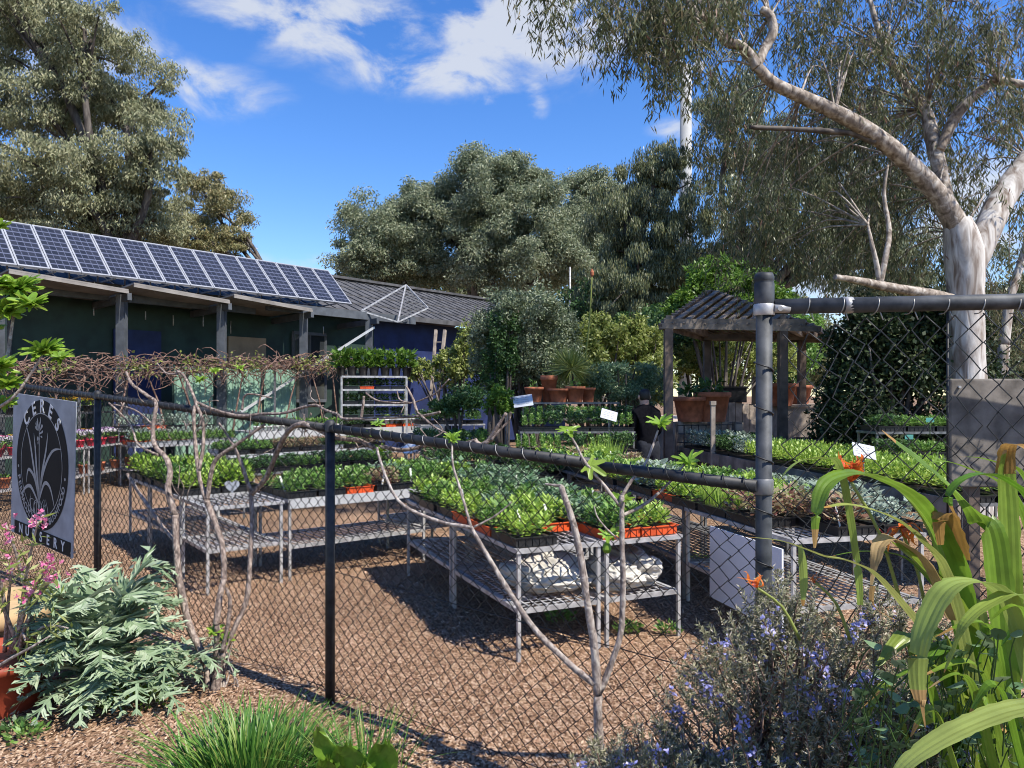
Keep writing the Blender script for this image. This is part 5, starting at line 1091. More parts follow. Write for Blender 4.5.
for pts, d0, d1, w0, w1 in [
    ([(214, 700), (218, 672), (222, 652)], 4.2, 4.22, 17, 12), ([(222, 655), (236, 625), (247, 598), (250, 560), (252, 520), (251, 492)], 4.22, 4.45, 8, 7),
    ([(222, 652), (228, 625), (230, 600), (226, 588)], 4.2, 4.2, 7, 5), ([(216, 625), (220, 596), (224, 574), (222, 545), (214, 520), (206, 500)], 4.2, 4.4, 10, 9),
    ([(209, 690), (206, 662), (190, 628), (181, 590), (177, 555), (175, 515)], 4.22, 4.45, 12, 10), ([(212, 698), (216, 660), (217, 625)], 4.26, 4.2, 9, 9),
    ([(175, 515), (168, 490), (170, 473), (166, 458), (155, 446), (153, 428), (156, 404), (148, 396), (132, 384), (126, 372)], 4.45, 4.75, 10, 4),
    ([(206, 500), (199, 475), (195, 440), (194, 412), (196, 402)], 4.4, 4.6, 8, 4), ([(207, 502), (214, 463), (233, 447), (250, 435), (265, 424)], 4.4, 4.35, 8, 4),
    ([(251, 492), (238, 455), (229, 438), (219, 423)], 4.45, 4.55, 7, 3), ([(251, 495), (266, 478), (277, 452), (288, 432), (304, 424), (334, 437), (357, 440), (375, 448)], 4.45, 3.85, 8, 8),
    ([(375, 448), (383, 447), (401, 450), (421, 447), (440, 442), (460, 444), (476, 440)], 3.85, 3.55, 6, 6), ([(474, 440), (482, 445), (491, 437), (496, 429), (506, 413)], 3.55, 3.5, 9, 5), ([(491, 440), (500, 430), (509, 420), (511, 412)], 3.52, 3.5, 5, 2),
    ([(196, 402), (215, 410), (240, 416), (262, 414), (284, 413), (313, 405), (325, 410), (337, 414), (345, 419), (375, 418), (420, 416), (440, 412)], 4.6, 3.8, 5, 4),
    ([(417, 412), (426, 420), (436, 428), (446, 433)], 3.8, 3.65, 4, 3), ([(417, 412), (412, 397), (406, 386)], 3.8, 3.82, 5, 3), ([(366, 393), (379, 401), (409, 403), (426, 398), (437, 392), (449, 379)], 3.95, 3.75, 3, 2), ([(397, 391), (400, 400), (410, 403)], 3.85, 3.8, 2, 3),
    ([(177, 371), (184, 376), (192, 392), (196, 404), (203, 422), (203, 448), (199, 470)], 4.7, 4.45, 4, 6), ([(157, 363), (166, 373), (178, 374)], 4.8, 4.7, 2, 4), ([(242, 410), (244, 397), (252, 394), (272, 398)], 4.3, 4.25, 4, 2), ([(361, 418), (363, 405), (364, 396)], 4.0, 4.0, 5, 4),
    ([(109, 403), (122, 415), (132, 428), (137, 443), (147, 450), (158, 455)], 5.0, 4.7, 3, 4), ([(127, 474), (142, 497), (154, 515), (167, 532), (178, 545)], 4.8, 4.45, 5, 6), ([(152, 424), (135, 410), (112, 404)], 4.75, 4.95, 3, 2)]:
    p_, w_ = lin(pts, d0, d1, w0, w1); px_tube(t, p_, w_)
t.build('trunk', M_['bark_figred'], f1)
for k in range(22):
    m = MB(); x = 212 + random.gauss(0, 9); px_tube(m, [(x, 704, 4.2), (x + random.gauss(0, 6), 680, 4.25), (x + random.gauss(0, 10), 640 + random.random() * 30, 4.28)], [4, 3, 1.5], 5); m.build('sucker', M_['bark_fig'], f1)
m = MB(); tw_ = MB()
for i in range(60):
    x, y, d = random.choice(((155, 430, 4.7), (197, 430, 4.5), (260, 440, 4.4), (300, 425, 4.3), (350, 436, 4.0), (230, 412, 4.5), (320, 408, 4.2), (400, 418, 3.9), (250, 500, 4.45), (175, 500, 4.45), (128, 400, 4.9), (430, 446, 3.6)))
    x += random.gauss(0, 9); y += random.gauss(0, 7); a = P(x, y, d); e = a + Vector((random.gauss(0, .06), random.gauss(0, .05), random.gauss(.02, .07))); tw_.tube([a, a.lerp(e, .5) + Vector((random.gauss(0, .015), 0, random.gauss(0, .015))), e], [.004, .003, .0015], 5, 3)
tw_.build('twigs', M_['bark_figred'], f1)['kind'] = 'stuff'
def tip(x, y, d, n, size, spread=1.0):
    c = P(x, y, d); size *= 1.35
    for i in range(n):
        a = i * 2.4 + random.random(); e = random.uniform(.2, 1.3); dd = Vector((math.cos(a) * spread, math.sin(a) * spread, e)); fig_leaf(m, c, dd, Vector((random.gauss(0, .3), -.5, 1)), size * random.uniform(.7, 1.2), 5 if random.random() < .7 else 3)
for x, y, d, n, s_ in [(378, 436, 3.8, 9, .038), (382, 450, 3.8, 5, .03), (378, 424, 3.8, 5, .03), (453, 438, 3.6, 12, .032), (225, 640, 4.25, 8, .04), (213, 632, 4.2, 6, .04), (200, 380, 4.8, 7, .03), (215, 371, 4.9, 6, .03), (240, 368, 4.8, 5, .03)]: tip(x, y, d, n, s_)
m.build('leaf_tufts', M_['figleaf'], f1)['kind'] = 'stuff'
f2 = root('fig_tree', 'pale smooth fig with long forked branches in front of the centre bench', 'fig tree', G(599, 2.85), 'figs trained on the fence')
t = MB()
for pts, d0, d1, w0, w1 in [
    ([(602, 850), (599, 770), (598, 695)], 2.8, 2.8, 18, 14), ([(598, 695), (594, 645), (587, 600), (582, 565), (575, 530), (568, 507), (561, 486)], 2.8, 2.85, 14, 9),
    ([(600, 692), (612, 662), (621, 630), (623, 585), (622, 540), (622, 495)], 2.8, 2.85, 10, 8), ([(622, 496), (632, 480), (644, 466), (652, 448), (658, 430)], 2.85, 2.9, 6, 3), ([(622, 516), (645, 504), (664, 488), (680, 470), (686, 462)], 2.85, 2.9, 6, 3),
    ([(620, 506), (603, 484), (585, 462), (575, 443), (567, 430)], 2.85, 2.95, 6, 3), ([(594, 684), (562, 657), (533, 627), (505, 585), (483, 548), (471, 527)], 2.8, 3.0, 11, 6),
    ([(471, 527), (445, 523), (415, 512), (398, 500), (388, 482), (380, 460), (377, 448)], 3.0, 3.3, 6, 4), ([(471, 527), (461, 492), (453, 465), (452, 440)], 3.0, 3.15, 5, 3), ([(474, 527), (495, 516), (512, 502)], 3.0, 2.98, 4, 2), ([(545, 484), (553, 485), (562, 486)], 2.9, 2.86, 3, 5), ([(622, 542), (610, 532), (598, 518), (594, 506)], 2.85, 2.86, 3, 2)]:
    p_, w_ = lin(pts, d0, d1, w0, w1); px_tube(t, p_, w_, 10)
t.build('trunk', M_['bark_fig'], f2)
m = MB()
for x, y, d, n, s_ in [(567, 431, 2.95, 3, .040), (660, 424, 2.9, 8, .036), (688, 462, 2.9, 5, .042), (606, 536, 2.86, 2, .035), (452, 440, 3.15, 6, .03), (622, 500, 2.86, 3, .035)]: tip(x, y, d, n, s_)
for x, y, s_ in ((588, 464, .075), (611, 530, .05)): fig_leaf(m, P(x, y, 2.9), (.5, -.35, -.25), (.1, -1, .4), s_, 5)
m.build('leaf_tufts', M_['figleaf'], f2)['kind'] = 'stuff'
for x, y in ((692, 477), (607, 548)):
    m = MB(); c = P(x, y, 2.88); m.lathe([(.001, -.022), (.012, -.018), (.018, -.004), (.014, .012), (.005, .024), (.002, .03)], c, 12); m.build('fruit', M_['figleaf'], f2)
# fig foliage reaching in at the left edge
f3 = root('fig_tree', 'leafy young fig branch reaching in front of the solar panels at the left', 'fig tree', G(-60, 5.0), 'figs trained on the fence')
t = MB(); px_tube(t, [(-60, 640, 5), (-45, 480, 5), (-25, 420, 5), (0, 385, 5), (10, 340, 5), (15, 300, 5)], [14, 12, 9, 7, 5, 3]); px_tube(t, [(-25, 420, 5), (10, 400, 4.9), (30, 375, 4.9), (42, 355, 4.9)], [6, 5, 4, 3]); px_tube(t, [(-10, 395, 5), (-5, 360, 5), (-15, 330, 5)], [5, 4, 3])
t.build('trunk', M_['bark_fig'], f3); m = MB()
for x, y, n, s_ in ((18, 290, 13, .11), (8, 312, 10, .11), (-6, 285, 9, .11), (30, 305, 7, .10), (44, 352, 11, .10), (60, 358, 4, .09), (-4, 368, 9, .11), (8, 385, 7, .09), (-18, 330, 8, .11), (2, 405, 5, .08), (0, 228, 4, .07)):
    tip(x, y, 5.0 + random.uniform(-.15, .15), int(n * 1.7), s_ * .95)
m.build('crown', M_['figleaf'], f3)
# ------------------------------------------------------------------ silver thistle plant
def lobed_leaf(mb, pts, W0, lob=11):
    ps, _ = smooth_path(pts, [1] * len(pts), 6); n = len(ps); mb.ribbon(pts, [.018, .02, .018, .012, .006][:len(pts)], .1, k=4)
    for i in range(1, lob + 1):
        f = i / (lob + .6); q = ps[int(f * (n - 1))]; d = (ps[min(n - 1, int(f * (n - 1)) + 1)] - ps[max(0, int(f * (n - 1)) - 1)]).normalized(); x = d.cross(Vector((0, 0, 1)));
        x = x.normalized() if x.length > .1 else Vector((1, 0, 0)); nn = x.cross(d); wl = W0 * math.sin(math.pi * min(1, f * .8 + .16)) ** .8
        for s in (-1, 1):
            dd = (x * s + d * random.uniform(.5, 1.25) + nn * random.uniform(-.35, .6)).normalized(); L_ = wl * random.uniform(.65, 1.25); w_ = .013 + wl * .145; b0 = q
            side = d * w_ * .5; mid = b0 + dd * L_ * .5
            mb.add([b0 - side, mid - side * 1.2 - nn * .004, b0 + dd * L_ - nn * L_ * .18, mid + side * 1.2 - nn * .004, b0 + side, b0], [(0, 1, 2, 5), (5, 2, 3, 4)], False)
            for h in (.35, .62):
                bb = b0 + dd * L_ * h; d2 = (dd + d * s * 0 + d * random.choice((-.9, .9))).normalized(); mb.add([bb - dd * w_ * .4, bb + d2 * L_ * .38 - nn * .01, bb + dd * w_ * .5], [(0, 1, 2)])
cd = root('silver_thistle', 'large silver green jagged leaved thistle plant below the sign', 'plant', G(100, 4.1)); m = MB()
cb_ = G(100, 4.1)
for i in range(46):
    a = i * 2.4 + random.gauss(0, .3); ring_ = i / 46; L_ = (.44 - .12 * ring_) * random.uniform(.85, 1.15); rise = (.45 + 1.25 * ring_) * random.uniform(.8, 1.25); h0 = .06 + .30 * ring_
    hd = Vector((math.cos(a), math.sin(a), 0)); b0 = cb_ + Vector((0, 0, h0)) + hd * .03; 
    pts = [b0, b0 + hd * L_ * .28 + Vector((0, 0, L_ * rise * .32)), b0 + hd * L_ * .55 + Vector((0, 0, L_ * rise * .50)), b0 + hd * L_ * .80 + Vector((0, 0, L_ * (rise * .52 - .08))), b0 + hd * L_ + Vector((0, 0, L_ * (rise * .52 - .12)))]
    lobed_leaf(m, pts, .165 * random.uniform(.8, 1.15))
for dx, dy, h, L_ in ((.26, -.10, .05, .34), (.02, -.20, .04, .30), (.36, .12, .1, .34)):
    for i in range(9):
        a = i * .7 + random.random() * .3; hd = Vector((math.cos(a), math.sin(a), 0)); b0 = cb_ + Vector((dx, dy, h)); rise = random.uniform(.4, 1.0)
        lobed_leaf(m, [b0, b0 + hd * L_ * .3 + Vector((0, 0, L_ * rise * .3)), b0 + hd * L_ * .6 + Vector((0, 0, L_ * rise * .42)), b0 + hd * L_ * .85 + Vector((0, 0, L_ * (rise * .35 - .05))), b0 + hd * L_ + Vector((0, 0, L_ * (rise * .25 - .18)))], .11, 7)
m.build('foliage', M_['cardoon'], cd)
# low weeds and creeping green beside it
for (x, y, r_, n_, lb, lm) in ((130, 705, .22, 500, 'low bright green weed patch at the foot of the silver thistle', 'brightgreen'), (12, 735, .07, 90, 'tiny dark weed tuft on the mulch below the red pot', 'darkleaf'), (25, 742, .09, 90, 'tiny pale weed tuft on the bare mulch', 'midleaf'), (560, 622, .10, 120, 'small weed under the front centre bench', 'midleaf'), (628, 634, .09, 120, 'small weed beside the bench leg under the sacks', 'midleaf'), (668, 635, .08, 100, 'small weed right of the sacks', 'midleaf'), (700, 565, .16, 260, 'leafy weed left of the white sheet', 'brightgreen')):
    d = F * CZ / (y - HZ); p = G(x, d); rt = root('weed', lb, 'weed', p); a = rng.uniform(0, 6.28, n_); q = rng.random(n_) ** .6 * r_
    pts = np.stack([p.x + np.cos(a) * q, p.y + np.sin(a) * q, .02 + rng.random(n_) * r_ * .5], 1); dd = unit(np.stack([np.cos(a), np.sin(a), rng.uniform(.1, 1.2, n_)], 1)); leaves('foliage', M_[lm], pts, dd, rng.uniform(.02, .05, n_), rng.uniform(.012, .025, n_), rt)
# red pot with the pink flowered bush
rp_ = root('red_pot', 'large red brown plastic pot cut by the left edge', 'pot', G(-8, 3.95)); m = MB(); m.lathe([(.22, 0), (.275, .235), (.30, .24), (.305, .285), (.285, .285), (.26, .24)], n=40); m.lathe([(.27, .25), (.001, .26)], n=24); m.local('pot', M_['redpot'], rp_)
pl = root('stone_planter', 'sandy coloured planter rim behind the red pot', 'planter', G(-5, 4.5)); m = MB(); m.lathe([(.22, 0), (.30, .30), (.33, .31), (.33, .42), (.29, .42), (.27, .33)], n=32); m.lathe([(.28, .36), (.001, .36)], n=24); m.local('planter', mat('sandstone', (.48, .33, .17), .85, .2, 9, 0, .15), pl)
pk = root('pink_flower_bush', 'leggy bush with bright pink blossoms and long narrow leaves', 'flowering plant', G(-5, 4.0)); t = MB(); LPs, LDs, BP = [], [], []
for (x, y, d) in [(6, 525, 3.7), (38, 522, 3.6), (56, 576, 3.7), (50, 565, 3.65), (12, 572, 3.7), (-10, 540, 3.7), (30, 590, 3.7), (-12, 590, 3.7), (25, 640, 3.7), (68, 628, 3.7)]:
    e = P(x, y, d); b0 = Vector((-2.62 + random.gauss(0, .05), 3.95, .3)); t.tube([b0, b0.lerp(e, .55) + Vector((0, 0, .06)), e], [.012, .008, .004], 6, 4)
    fl = y < 600; k = 20; tt = rng.random(k)[:, None]; LPs.append(np.array(e) + rng.normal(0, .035, (k, 3)) + np.array((b0 - e)) * tt * .35); LDs.append(droop_dirs(k, -.35))
    if fl: BP.append((e, random.choice((8, 11, 5))))
t.build('stem', M_['bark_fig'], pk); LPs, LDs = np.concatenate(LPs), np.concatenate(LDs); n = len(LPs); leaves('foliage', M_['yellowgreen'], LPs, LDs, rng.uniform(.05, .10, n), rng.uniform(.010, .018, n), pk)
for e, kk in BP:
    k = kk * 5; c = np.repeat(np.array(e) + rng.normal(0, .024, (kk, 3)), 5, 0); leaves('blossom', M_['pinkpetal'], c, unit(rng.normal(size=(k, 3)) + [0, -.6, .4]), rng.uniform(.014, .026, k), rng.uniform(.014, .022, k), pk)
t = MB(); t.tube([P(-10, 672, 3.7), P(8, 660, 3.65), P(30, 648, 3.6), P(50, 636, 3.6)], [.008, .007, .006, .004], 6, 4); o = t.build('bare_stick', M_['bark_fig'], None, tuple(P(8, 660, 3.65))); tag(o, 'bare grey stick poking from the silver thistle over the red pot', 'stick')
# ------------------------------------------------------------------ tussock and chard
def blades(name, label, base, n, L0, L1, w0, w1, lean, rad, m_, cat, seg=4):
    rt = root(name, label, cat, base); m = MB(); base = Vector(base)
    for i in range(n):
        a = random.uniform(0, 6.28); q = random.random() ** .6 * rad; b0 = base + Vector((math.cos(a) * q, math.sin(a) * q, 0)); L_ = random.uniform(L0, L1); le = lean * (q / rad) ** .7 * random.uniform(.5, 1.3); a2 = a + random.gauss(0, .45); hd = Vector((math.cos(a2), math.sin(a2), 0))
        pts = [b0 + hd * (L_ * le * t_ ** 1.7) + Vector((0, 0, L_ * (t_ - .30 * le * t_ ** 2.4))) for t_ in (0, .35, .7, 1)]; w_ = random.uniform(w0, w1)
        m.ribbon(pts, [w_ * .8, w_, w_ * .7, w_ * .1], .25, k=2)
    m.build('foliage', M_[m_], rt); return rt
blades('grass_tussock', 'thick green grass tussock at the foot of the middle fence post', (-1.10, 3.12, 0), 950, .15, .33, .007, .013, .95, .31, 'tussock', 'grass clump')
blades('grass_tussock', 'smaller grass clump spilling right of the thick tussock', (-.62, 3.15, 0), 170, .14, .34, .005, .009, .8, .16, 'tussock', 'grass clump')
ch = root('chard_plant', 'glossy crinkled chard plant at the bottom edge beside the tussock', 'plant', (-.58, 2.75, 0)); m = MB()
for (x, y, w_, h, tl) in ((322, 744, 25, 50, -.3), (352, 754, 40, 40, .0), (390, 752, 34, 40, .25), (332, 765, 26, 34, .1), (368, 770, 30, 30, -.1), (410, 775, 24, 30, .3)):
    d = 2.75; c = P(x, y, d); wv, hv = w_ * d / F, h * d / F * 1.4; b0 = c - Vector((tl * hv, 0, hv * .6)); res = 7; vs = []
    for j in range(9):
        t_ = j / 8
        for i in range(res):
            u = (i / (res - 1) - .5) * 2; ww = wv * .5 * math.sin(math.pi * (.12 + .83 * t_)) ** .7; vs.append(b0 + Vector((u * ww + tl * hv * t_, -.05 * t_ ** 2 - .03 * abs(u) + .012 * math.sin(t_ * 17 + u * 6), hv * t_ - .25 * hv * max(0, t_ - .7) + .014 * math.sin(u * 8 + t_ * 11))))
    m.add(vs, [(j * res + i, j * res + i + 1, (j + 1) * res + i + 1, (j + 1) * res + i) for j in range(8) for i in range(res - 1)], True)
m.build('foliage', M_['chard'], ch); m = MB()
for x in (322, 352, 390): p = P(x, 760, 2.75); m.tube([(-.58 + (p.x + .58) * .4, 2.76, 0), p + Vector((0, .012, .0))], [.009, .006], 6, 2)
m.build('stem', M_['limeleaf'], ch)
# ------------------------------------------------------------------ rosemary
ro = root('rosemary_bush', 'sprawling grey green rosemary bush with small blue violet flowers', 'shrub', (.85, 2.35, 0)); t = MB(); NP, ND, FPs = [], [], []
mounds = [((.88, 2.32, .42), (.46, .34, .60)), ((.42, 2.20, .28), (.32, .28, .38)), ((1.10, 2.05, .30), (.40, .28, .60)), ((.62, 2.05, .25), (.34, .24, .42)), ((1.22, 2.42, .48), (.32, .26, .54)), ((.86, 2.45, .60), (.18, .15, .48))]
for i in range(3700):
    c, r_ = mounds[random.choices(range(6), (7, 7, 5, 6, 4, 2))[0]]; u = Vector((random.gauss(0, 1), random.gauss(0, 1), random.gauss(.35, .9))).normalized()
    if u.y > .6: u.y *= -1
    f_ = random.uniform(.82, 1.08); e = Vector((c[0] + u.x * r_[0] * f_, c[1] + u.y * r_[1] * f_, max(.05, c[2] + u.z * r_[2] * f_))); L_ = random.uniform(.08, .20); dr = (Vector((u.x, u.y * .7, abs(u.z) + .55)) + Vector((random.gauss(0, .3), random.gauss(0, .3), 0))).normalized(); b0 = e - dr * L_
    if i % 3 == 0: t.tube([b0 - dr * .08 + Vector((random.gauss(0, .02), 0, -.02)), b0, e], [.004, .003, .0015], 4, 2, False)
    k = 72; tt = rng.random(k)[:, None]; NP.append(np.array(b0) * (1 - tt) + np.array(e) * tt); q = unit(rng.normal(size=(k, 3))) + np.array(dr) * .8; ND.append(unit(q))
    if random.random() < .095:
        for h in range(random.randint(4, 12)): FPs.append(b0.lerp(e, random.uniform(.35, 1)) + Vector((random.gauss(0, .010), random.gauss(0, .010), random.gauss(0, .008))))
for i in range(70):
    c, r_ = random.choice(mounds); a, b_ = Vector((.9 + random.gauss(0, .1), 2.35, .05)), Vector((c[0] + random.uniform(-.9, .9) * r_[0], c[1] + random.uniform(-.9, .6) * r_[1], c[2] + random.uniform(-.5, .7) * r_[2])); t.tube([a, a.lerp(b_, .5) + Vector((random.gauss(0, .06), random.gauss(0, .06), random.gauss(0, .05))), b_], [.012, .008, .004], 5, 3, False)
t.build('stem', M_['deadwood'], ro); NP, ND = np.concatenate(NP), np.concatenate(ND); n = len(NP); leaves('foliage', M_['rosemary'], NP, ND, rng.uniform(.012, .024, n), rng.uniform(.0032, .0050, n), ro, nrm=sunward(n, .9))
FP2 = np.repeat(np.array(FPs), 4, 0) + rng.normal(0, .003, (len(FPs) * 4, 3)); k = len(FP2); leaves('blossoms', M_['bluepetal'], FP2, unit(rng.normal(size=(k, 3)) + [0, -.4, .3]), rng.uniform(.010, .017, k), rng.uniform(.008, .013, k), ro)
for (x, y, d) in ((668, 632, 3.6), (700, 600, 3.3), (1000, 740, 1.7)): pass
# ------------------------------------------------------------------ strap leaved plant
st = root('strap_leaf_plant', 'tall strap leaved plant with arching browned tips at the right edge', 'plant', (1.28, 1.95, 0)); m = MB(); mo = MB(); mbn = MB()
def strap(mb, pts, ws, fold=.22, side=None):
    a, w_ = [P(*p) for p in pts], [w_ * 1.22 * p[2] / F for p, w_ in zip(pts, ws)]; cut = random.choice((1, 1, .95, .88)) if mb is not mbn else 1
    mb.strap(a, w_, fold, side, 8, 0, cut)
    if cut < 1: mbn.strap(a, w_, fold, side, 8, cut, 1)
B = (985, 800, 1.9)
strap(m, [B, (962, 640, 1.9), (945, 555, 1.88), (913, 502, 1.85), (875, 479, 1.8), (850, 475, 1.75), (828, 484, 1.7), (818, 508, 1.68), (815, 548, 1.68)], [26, 30, 30, 26, 22, 18, 16, 11, 2], .3)
strap(m, [(1004, 800, 1.95), (1009, 640, 1.95), (1009, 562, 1.95), (1007, 507, 1.95), (1005, 471, 1.94), (1008, 449, 1.92)], [18, 20, 20, 19, 16, 12], .2, (1, 0, 0)); strap(mbn, [(1006, 474, 1.935), (1008, 449, 1.915), (1016, 445, 1.85), (1028, 450, 1.8), (1040, 470, 1.78)], [15, 12, 10, 7, 2], .2)
strap(m, [(1010, 780, 1.9), (1000, 620, 1.9), (992, 540, 1.9), (980, 518, 1.9), (956, 490, 1.88), (928, 464, 1.86), (899, 443, 1.84), (882, 430, 1.83)], [22, 24, 22, 18, 14, 10, 6, 1], .3, (.7, 0, -.7))
strap(m, [(1040, 560, 1.8), (1030, 505, 1.8), (1004, 481, 1.8), (983, 475, 1.78), (963, 480, 1.76), (951, 492, 1.75), (949, 504, 1.75), (956, 518, 1.75)], [18, 17, 14, 12, 10, 9, 7, 3], .3)
strap(m, [(1050, 620, 2.0), (1020, 510, 2.0), (997, 482, 2.0), (971, 470, 2.0), (947, 462, 1.98), (923, 464, 1.96)], [12, 11, 9, 7, 5, 1], .25); strap(m, [(1060, 560, 2.05), (1024, 478, 2.05), (1002, 465, 2.05), (978, 458, 2.05), (958, 457, 2.05)], [9, 8, 6, 4, 1], .25)
strap(mo, [(975, 700, 1.85), (948, 580, 1.82), (923, 543, 1.8), (899, 522, 1.78), (875, 511, 1.75), (847, 505, 1.73), (824, 508, 1.7)], [14, 13, 12, 10, 8, 7, 3], .25)
strap(mo, [(930, 640, 1.75), (880, 580, 1.7), (850, 562, 1.68), (825, 557, 1.66), (804, 549, 1.64), (780, 541, 1.62), (745, 537, 1.6)], [12, 11, 10, 9, 7, 5, 1], .25); strap(m, [(960, 620, 1.9), (910, 562, 1.9), (872, 552, 1.88), (850, 553, 1.86), (833, 556, 1.85)], [8, 8, 6, 4, 1], .25)
strap(mo, [(1040, 720, 1.6), (1016, 620, 1.58), (995, 588, 1.55), (966, 582, 1.52), (945, 592, 1.5), (928, 622, 1.48), (919, 655, 1.47), (919, 690, 1.47), (925, 727, 1.47)], [20, 22, 24, 25, 24, 22, 18, 13, 2], .15)
strap(mo, [(1070, 640, 1.6), (1022, 596, 1.55), (991, 603, 1.52), (966, 623, 1.5), (953, 652, 1.5), (944, 673, 1.5)], [18, 17, 15, 12, 7, 1], .15)
strap(mo, [(1090, 700, 1.35), (1024, 708, 1.3), (986, 719, 1.28), (943, 739, 1.26), (905, 766, 1.25), (880, 800, 1.25)], [28, 27, 26, 23, 17, 6], .12)
strap(mbn, [(950, 620, 1.85), (925, 565, 1.82), (893, 540, 1.8), (880, 545, 1.78), (876, 560, 1.77), (872, 585, 1.77)], [10, 14, 14, 12, 9, 3], .3); strap(m, [(990, 700, 1.9), (962, 620, 1.88), (930, 575, 1.86), (895, 543, 1.84)], [24, 22, 18, 12], .25)
strap(mbn, [(962, 560, 1.86), (952, 530, 1.84), (945, 514, 1.82), (940, 520, 1.8), (941, 545, 1.8)], [14, 17, 16, 12, 5], .2); strap(mo, [(860, 605, 1.8), (856, 560, 1.8), (840, 470, 1.78), (822, 459, 1.76), (800, 462, 1.74), (785, 474, 1.72), (772, 492, 1.72)], [5, 7, 8, 8, 7, 5, 1], .25)
strap(mo, [(800, 545, 1.7), (803, 562, 1.7), (804, 585, 1.7), (803, 606, 1.7)], [3, 7, 7, 2], .2, (1, 0, 0)); strap(mbn, [(873, 586, 1.77), (872, 602, 1.77), (880, 612, 1.77), (895, 620, 1.76)], [5, 4, 3, 1], .2)
for i in range(15):                                             # the deep green inner leaves
    x = random.uniform(950, 1090); d = random.uniform(1.8, 2.25); y1 = random.uniform(590, 700); lean = random.uniform(-110, 40); strap(m if random.random() < .85 else mo, [(x, 860, d), (x + lean * .25, (860 + y1) / 2 + 10, d), (x + lean * .7, y1, d - .05), (x + lean * 1.5, y1 + random.uniform(-30, 40), d - .15)], [24, 27, 21, 2], .3, (1, random.uniform(-.5, .5), 0))
for i in range(10):
    x = random.uniform(880, 1040); d = random.uniform(1.5, 1.9); y1 = random.uniform(600, 720); strap(m, [(x + 60, 860, d), (x + 25, (860 + y1) / 2, d), (x, y1, d), (x - random.uniform(20, 60), y1 + random.uniform(0, 40), d)], [14, 16, 12, 1], .3)
m.build('green_leaves', M_['strap'], st)['kind'] = 'stuff'; mo.build('yellowed_leaves', M_['strapold'], st)['kind'] = 'stuff'; mbn.build('browned_leaves', M_['strapbrown'], st)['kind'] = 'stuff'
def flame(label, c, n, size, dirn, stalk):
    r_ = root('orange_flower', label, 'flower', c); m = MB(); n = int(n * 1.2)
    for i in range(n):
        a = i * 2.4; dd = (Vector(dirn) + Vector((math.cos(a), math.sin(a) * .6, random.uniform(-.4, .5))) * .9).normalized(); L_ = size * random.uniform(.6, 1.15); j_ = lambda: Vector((random.gauss(0, .16), random.gauss(0, .16), random.gauss(.05, .16))) * L_; m.ribbon([c, c + dd * L_ * .35 + j_(), c + dd * L_ * .7 + j_(), c + dd * L_ + j_()], [.004, size * .17, size * .13, .001], .5, k=3)
    m.build('blossom', M_['orangepetal'], r_); m = MB(); m.tube([c, c.lerp(Vector(stalk), .5) + Vector((.01, 0, .02)), Vector(stalk)], [.004, .004, .005], 6, 3); m.build('stalk', M_['strapold'], r_)
flame('ragged orange flower above the arching strap leaf', P(851, 482, 1.9), 14, .075, (.05, -.1, 1.3), P(900, 600, 1.9)); flame('dull red orange flower low among the strap leaves', P(900, 527, 1.95), 14, .065, (.3, -.2, -.5), P(930, 640, 1.95))
flame('small withered orange flower over the rosemary', P(757, 588, 2.1), 6, .055, (-.5, -.2, .8), P(800, 640, 2.1)); flame('tiny red flower beside the rosemary top', P(815, 582, 2.0), 6, .03, (-.3, -.2, .2), P(850, 640, 2.0))
# low broad leaved weeds between rosemary and strap leaves
rt = root('nasturtium', 'dull blue green round leaved creeper under the strap leaves', 'plant', (1.05, 1.75, 0)); m = MB(); t = MB()
for i in range(150):
    x, y, d = random.uniform(855, 1020), random.uniform(630, 790), random.uniform(1.55, 1.95); c = P(x, y, d); q = Matrix.Rotation(random.gauss(-.5, .4), 3, 'X') @ Matrix.Rotation(random.gauss(0, .4), 3, 'Y'); r_ = random.uniform(.010, .022)
    vs = [c + q @ Vector((r_ * math.cos(a), r_ * math.sin(a), .15 * r_ * math.cos(2 * a))) for a in np.linspace(0, 6.28, 8, endpoint=False)]; m.add(vs, [tuple(range(8))]); t.tube([c, c + Vector((random.gauss(0, .02), .02, -.06)), c + Vector((random.gauss(0, .03), .03, -.14))], [.0015, .0018, .002], 4, 2, False)
m.build('foliage', M_['blueleaf'], rt); t.build('stem', M_['darkleaf'], rt)
# dark leaf litter and soil mound under the right hand planting
m = MB(); xs = np.linspace(.25, 2.2, 26); ys = np.linspace(1.0, 2.5, 20); vs = [(x, y, .02 + .32 * math.exp(-((x - 1.2) / .55) ** 2 - ((y - 1.75) / .45) ** 2) + random.gauss(0, .01)) for y in ys for x in xs]; m.add(vs, [(j * 26 + i, j * 26 + i + 1, (j + 1) * 26 + i + 1, (j + 1) * 26 + i) for j in range(19) for i in range(25)], True); o = m.build('garden_bed_ground', mat('dark garden soil', (.07, .048, .035), .95, .5, 30, 0, .6)); o['kind'] = 'structure'
